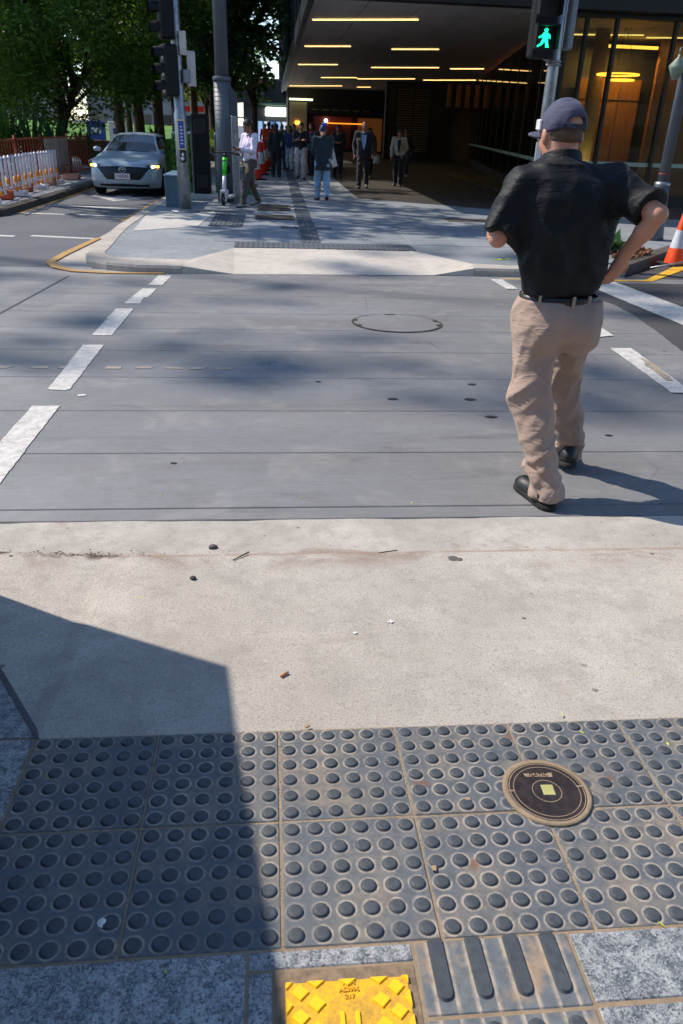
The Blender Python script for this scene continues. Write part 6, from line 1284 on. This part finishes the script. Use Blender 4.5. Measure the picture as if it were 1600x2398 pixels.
tree(-1.9, 37, 'dark leafy tree behind the thick grey pole', 4.2, .26, (-.1, 0, 7.0, 3.0, 2.8, 4.6), LEAF[1], 30, 200, .3, .22, (.2, 0), 10, None, 90)
tree(-2.9, 43, 'second dark leafy tree deeper along the footpath', 4.4, .26, (0, 0, 7.5, 3.4, 3, 4.8), LEAF[1], 31, 150, .34, .22, (0, 0), 8, None, 70); tree(-1.0, 50, 'far dark tree closing the footpath view', 4.0, .24, (-.2, 0, 6.8, 2.0, 2.4, 4.4), LEAF[1], 32, 150, .36, .22, (0, 0), 8, None, 60)
tree(-8.2, 50, 'sunlit olive tree behind the tall trunks', 3.5, .22, (0, 0, 6.5, 4.2, 3.4, 4.0), LEAF[2], 33, 130, .4, .22, (0, 0), 8, None, 60); tree(-4.2, 56, 'sunlit olive tree beyond the signal pole', 3.5, .22, (0, 0, 6.2, 3, 3, 3.6), LEAF[2], 34, 120, .42, .22, (0, 0), 8, None, 45)
# unseen trees left of the frame; the tall thin one added for soft road shade
tree(-27.5, 23.4, 'unseen tall slender tree added left of view to shade the crossing', 26, .4, (2.2, -1.5, 31, 6.5, 4.6, 3.0), LEAF[0], 50, 13, .75, .3, (1.8, -1.2), 1, None, 20, 'shade trees left of view'); tree(-8.6, 20.3, 'street tree left of view shading the corner', 6.0, .24, (1.6, .5, 9.0, 3.8, 3.6, 2.8), LEAF[0], 51, 170, .3, .25, (.4, 0), 8, None, 44, 'shade trees left of view'); tree(-12.2, 28, 'street tree left of view shading the far footpath', 7.5, .24, (1.2, .5, 11.5, 4.4, 4.2, 3.0), LEAF[0], 52, 170, .3, .25, (.4, 0), 8, None, 50, 'shade trees left of view')
# spiky plants
def spiky(x, y, z, r, n, m, label, seed, hgt=.9, w=.06):
    rn = random.Random(seed); o = empty('spiky_plant', (x, y, z), 0, label, 'plant', 'spiky plants by the fence'); V = []
    mb = MB()
    for i in range(n):
        a = rn.uniform(0, 6.28); t = rn.uniform(.2, 1.15); d = Vector((math.cos(a)*math.sin(t), math.sin(a)*math.sin(t), math.cos(t))); L = r*rn.uniform(.7, 1.1); s_ = Vector((-math.sin(a), math.cos(a), 0))*w; p = [d*L*k/4-Vector((0, 0, L*.35*(k/4)**2*math.sin(t))) for k in range(5)]; ww = [1, 1.1, .9, .6, .05]
        mb.add([v for k in range(5) for v in (p[k]-s_*ww[k], p[k]+s_*ww[k])], [(2*k, 2*k+1, 2*k+3, 2*k+2) for k in range(4)])
    mb.build('fronds', m, o); MB().lathe([(.12, -.1), (.1, .15), (.03, .25)], (0, 0, 0), 8).build('stem', M_BARK, o)
spiky(-7.9, 28.5, .3, 1.9, 110, LEAF[1], 'dark spiky plant left of the orange fence', 1); spiky(-7.1, 28.0, .3, 1.6, 100, LEAF[1], 'dark spiky plant in the middle behind the fence', 2); spiky(-6.4, 29.2, .3, 1.2, 50, LEAF[1], 'smaller dark spiky plant behind the fence', 3); spiky(-8.8, 29, .3, 2.0, 100, LEAF[1], 'dark spiky plant nearest the left edge', 6)
spiky(-4.55, 33.5, .9, .8, 40, LEAF[2], 'sunlit yellow green spiky plant above the car roof', 4); spiky(-1.55, 24.5, .9, .9, 50, LEAF[2], 'bright green spiky plant behind the black kiosk', 5)
gr = hedge_geo(-.22, -.16, 0, .22, .16, .02, 160, 4, .26); tag(link('grass_tuft', np_mesh('grass_tuft', gr[0], gr[1], LEAF[1]), None, (5.1, 12.1, .0)), 'small tuft of weeds growing at the kerb behind the walking man', 'weeds')
ld = hedge_geo(-.5, -.16, 0, .5, .16, .01, 260, 9, .08); tag(link('leaf_litter', np_mesh('leaf_litter', ld[0], ld[1], M('dry leaf', '#6b4a30', .9, 0, .4, 6)), None, (5.35, 11.6, .01), (0, 0, .8)), 'brown dry leaves lying along the dark kerb', kind='stuff')
# ------------------------------------------------------------------ litter and grit
def gz(x, y):
    if y < 1.48: return tw(x, 0, 0).z+(1.4771-y)*.0481+.001
    if y < 2.52: t = (y-1.48)/1.04; return .2135+(.132-.2135)*t-.012*math.sin(math.pi*t)*.4+.001
    if y < 2.84: return .1195
    return zr(y)+.001
def thing(name, mb, m, x, y, rz, label, cat, dz=0.0, grp=None): o = mb.build(name, m, None, (x, y, gz(x, y)+dz), (0, 0, rz)); return tag(o, label, cat, grp)
bu = empty('cigarette_butt', (.02, 1.727, gz(.02, 1.727)+.004), .75, 'orange cigarette butt lying on the pale ramp', 'cigarette butt'); MB().tube([(-.013, 0, 0), (.009, 0, 0)], .004, 10).build('filter', M('orange filter', '#c07040', .8, 0, .15, 60), bu); MB().tube([(.0092, 0, 0), (.016, 0, 0)], .0039, 10).build('paper', M('ash paper', '#8a8580', .9), bu)
def pebble(x, y, r, c, lab, seed): 
    rn = random.Random(seed); mb = MB(); mb.lathe([(r*.7, 0), (r, r*.3), (r*.75, r*.62), (r*.2, r*.75)], (0, 0, 0), 9); mb.V = [(a*rn.uniform(.8, 1.15), b*rn.uniform(.7, 1.0), c_) for a, b, c_ in mb.V]; thing('pebble', mb, M('stone '+c, c, .8, 0, .3, 40, .3), x, y, rn.uniform(0, 6), lab, 'pebble')
pebble(-.246, 2.60, .019, '#57514c', 'dark pebble in the gutter left of centre', 1); pebble(-.296, 2.334, .0135, '#3d3833', 'small dark pebble on the upper ramp', 2)
tw_ = MB().tube([(-.07, 0, .004), (-.01, .006, .006), (.06, .016, .004)], [.002, .0032, .0024], 6); thing('twig', tw_, M('twig bark', '#4a3626', .9), .42, 2.53, .15, 'thin brown twig lying where ramp meets gutter', 'twig')
tw_ = MB().tube([(-.04, 0, .004), (.04, .006, .005)], [.002, .003], 6); thing('twig', tw_, M('twig bark'), -.13, 2.5, .7, 'short brown twig beside the gutter stain', 'twig')
gum = MB().lathe([(.0, .0022), (.014, .002), (.02, .0005)], (0, 0, 0), 14, True, False); gum.lathe([(.0, .002), (.01, .0018), (.014, .0004)], (.02, -.012, 0), 12, True, False); thing('chewing_gum', gum, M('dark gum', '#55524f', .8), .68, 2.463, .2, 'dark grey gum spot near the top of the ramp', 'gum')
pp_ = MB().box((0, 0, .001), (.022, .005, .001)); pp_.box((0, 0, .0025), (.005, .018, .001)); thing('paper_scrap', pp_, M('white scrap', '#d8d8d4', .8), .372, 2.012, .1, 'tiny white cross shaped scrap in the middle of the ramp', 'paper scrap')
pp_ = MB().box((0, 0, .001), (.012, .009, .001)); thing('paper_scrap', pp_, M('white scrap'), .248, 1.95, .5, 'tiny white scrap left of the cross shaped one', 'paper scrap')
def onfp(name, mb, m, x, y, lab, cat, rz=0): o = mb.build(name, m); o.matrix_world = TM @ Matrix.Translation((x, y, .0008)) @ Matrix.Rotation(rz, 4, 'Z'); tag(o, lab, cat); return o
mb = MB().lathe([(.0, .005), (.006, .0045), (.011, .001)], (0, 0, 0), 8, True, False); mb.lathe([(.0, .004), (.005, .003), (.008, .0005)], (.011, .004, 0), 7, True, False); onfp('tissue_scrap', mb, M('white scrap'), -.338, -.525, 'crumpled white tissue scrap between studs in the shadow', 'tissue')
for i, (x, y, lab) in enumerate([(.43, -.262, 'small wood chip on the tactile pavers left of the round cover'), (.075, .008, 'wood chip on the joint above the tactile pavers'), (.315, -.445, 'wood chip beside a stud in the lower row of pavers')]): onfp('wood_chip', MB().box((0, 0, .003), (.013, .009, .005), 0, .001), M('pale wood chip', '#a5876a', .9, 0, .2, 60), x, y, lab, 'wood chip', i*.7)
# grit caught in joints and gutter
rs = np.random.RandomState(11); V = []; F = []
def grain(x, y, z, r):
    b = len(V); a = rs.rand()*6.28
    for k in range(4): V.append((x+r*math.cos(a+k*1.57), y+r*math.sin(a+k*1.57)*.8, z))
    V.append((x, y, z+r*.9)); F.extend([(b, b+1, b+4), (b+1, b+2, b+4), (b+2, b+3, b+4), (b+3, b, b+4)])
for i in range(420):
    x = rs.uniform(-1.2, 2.0); y = 2.525+abs(rs.randn())*.02; grain(x, y, gz(x, 2.6)+.004, rs.uniform(.001, .003))
for i in range(500):
    x = -1.2+abs(rs.randn())*.28; y = 2.53+abs(rs.randn())*.022; grain(x, y, .124+.006*rs.rand(), rs.uniform(.0015, .005))
for i in range(500):
    x, y = rs.uniform(-1, 2), rs.uniform(1.5, 2.5); grain(x, y, gz(x, y), rs.uniform(.0006, .0018))
for i in range(500):
    lx, ly = (rs.randint(-2, 5)*.3+rs.randn()*.002, rs.uniform(-.6, 0)) if i % 2 else (rs.uniform(-.6, 1.3), rs.choice([0, -.3, -.6])+rs.randn()*.002); p = tw(lx, ly, -.0022); grain(p.x, p.y, p.z, rs.uniform(.0008, .0022))
for i in range(260): p = tw(rs.uniform(-.6, 1.2), rs.uniform(-.6, 0), 0.0); grain(p.x, p.y, p.z, rs.uniform(.0006, .0016))
gme = bpy.data.meshes.new('grit'); gme.from_pydata(V, [], F); gme.materials.append(M('grit', '#7a6b5a', .95, 0, .4, 200)); tag(link('grit', gme), 'brown grit and sand caught in the joints and gutter', kind='stuff')
V = []; F = []
for i in range(26):
    if i < 12: p = tw(rs.uniform(-.6, 1.2), rs.uniform(-.65, 0), .001)
    else: x, y = rs.uniform(-1, 1.6), rs.uniform(1.5, 4.4); p = Vector((x, y, gz(x, y)+.001))
    a = rs.rand()*6.28; L = rs.uniform(.005, .01); d = Vector((math.cos(a), math.sin(a), 0)); s_ = Vector((-d.y, d.x, 0))*L*.3; b = len(V)
    V += [tuple(p-d*L), tuple(p-s_+Vector((0, 0, .002))), tuple(p+d*L), tuple(p+s_)]; F.append((b, b+1, b+2, b+3))
fm = bpy.data.meshes.new('leaf_flakes'); fm.from_pydata(V, [], F); fm.materials.append(M('yellow green flake', '#a9b23a', .7, 0, .3, 60)); tag(link('leaf_flakes', fm), 'tiny yellow green leaf flakes scattered on paving', kind='stuff')
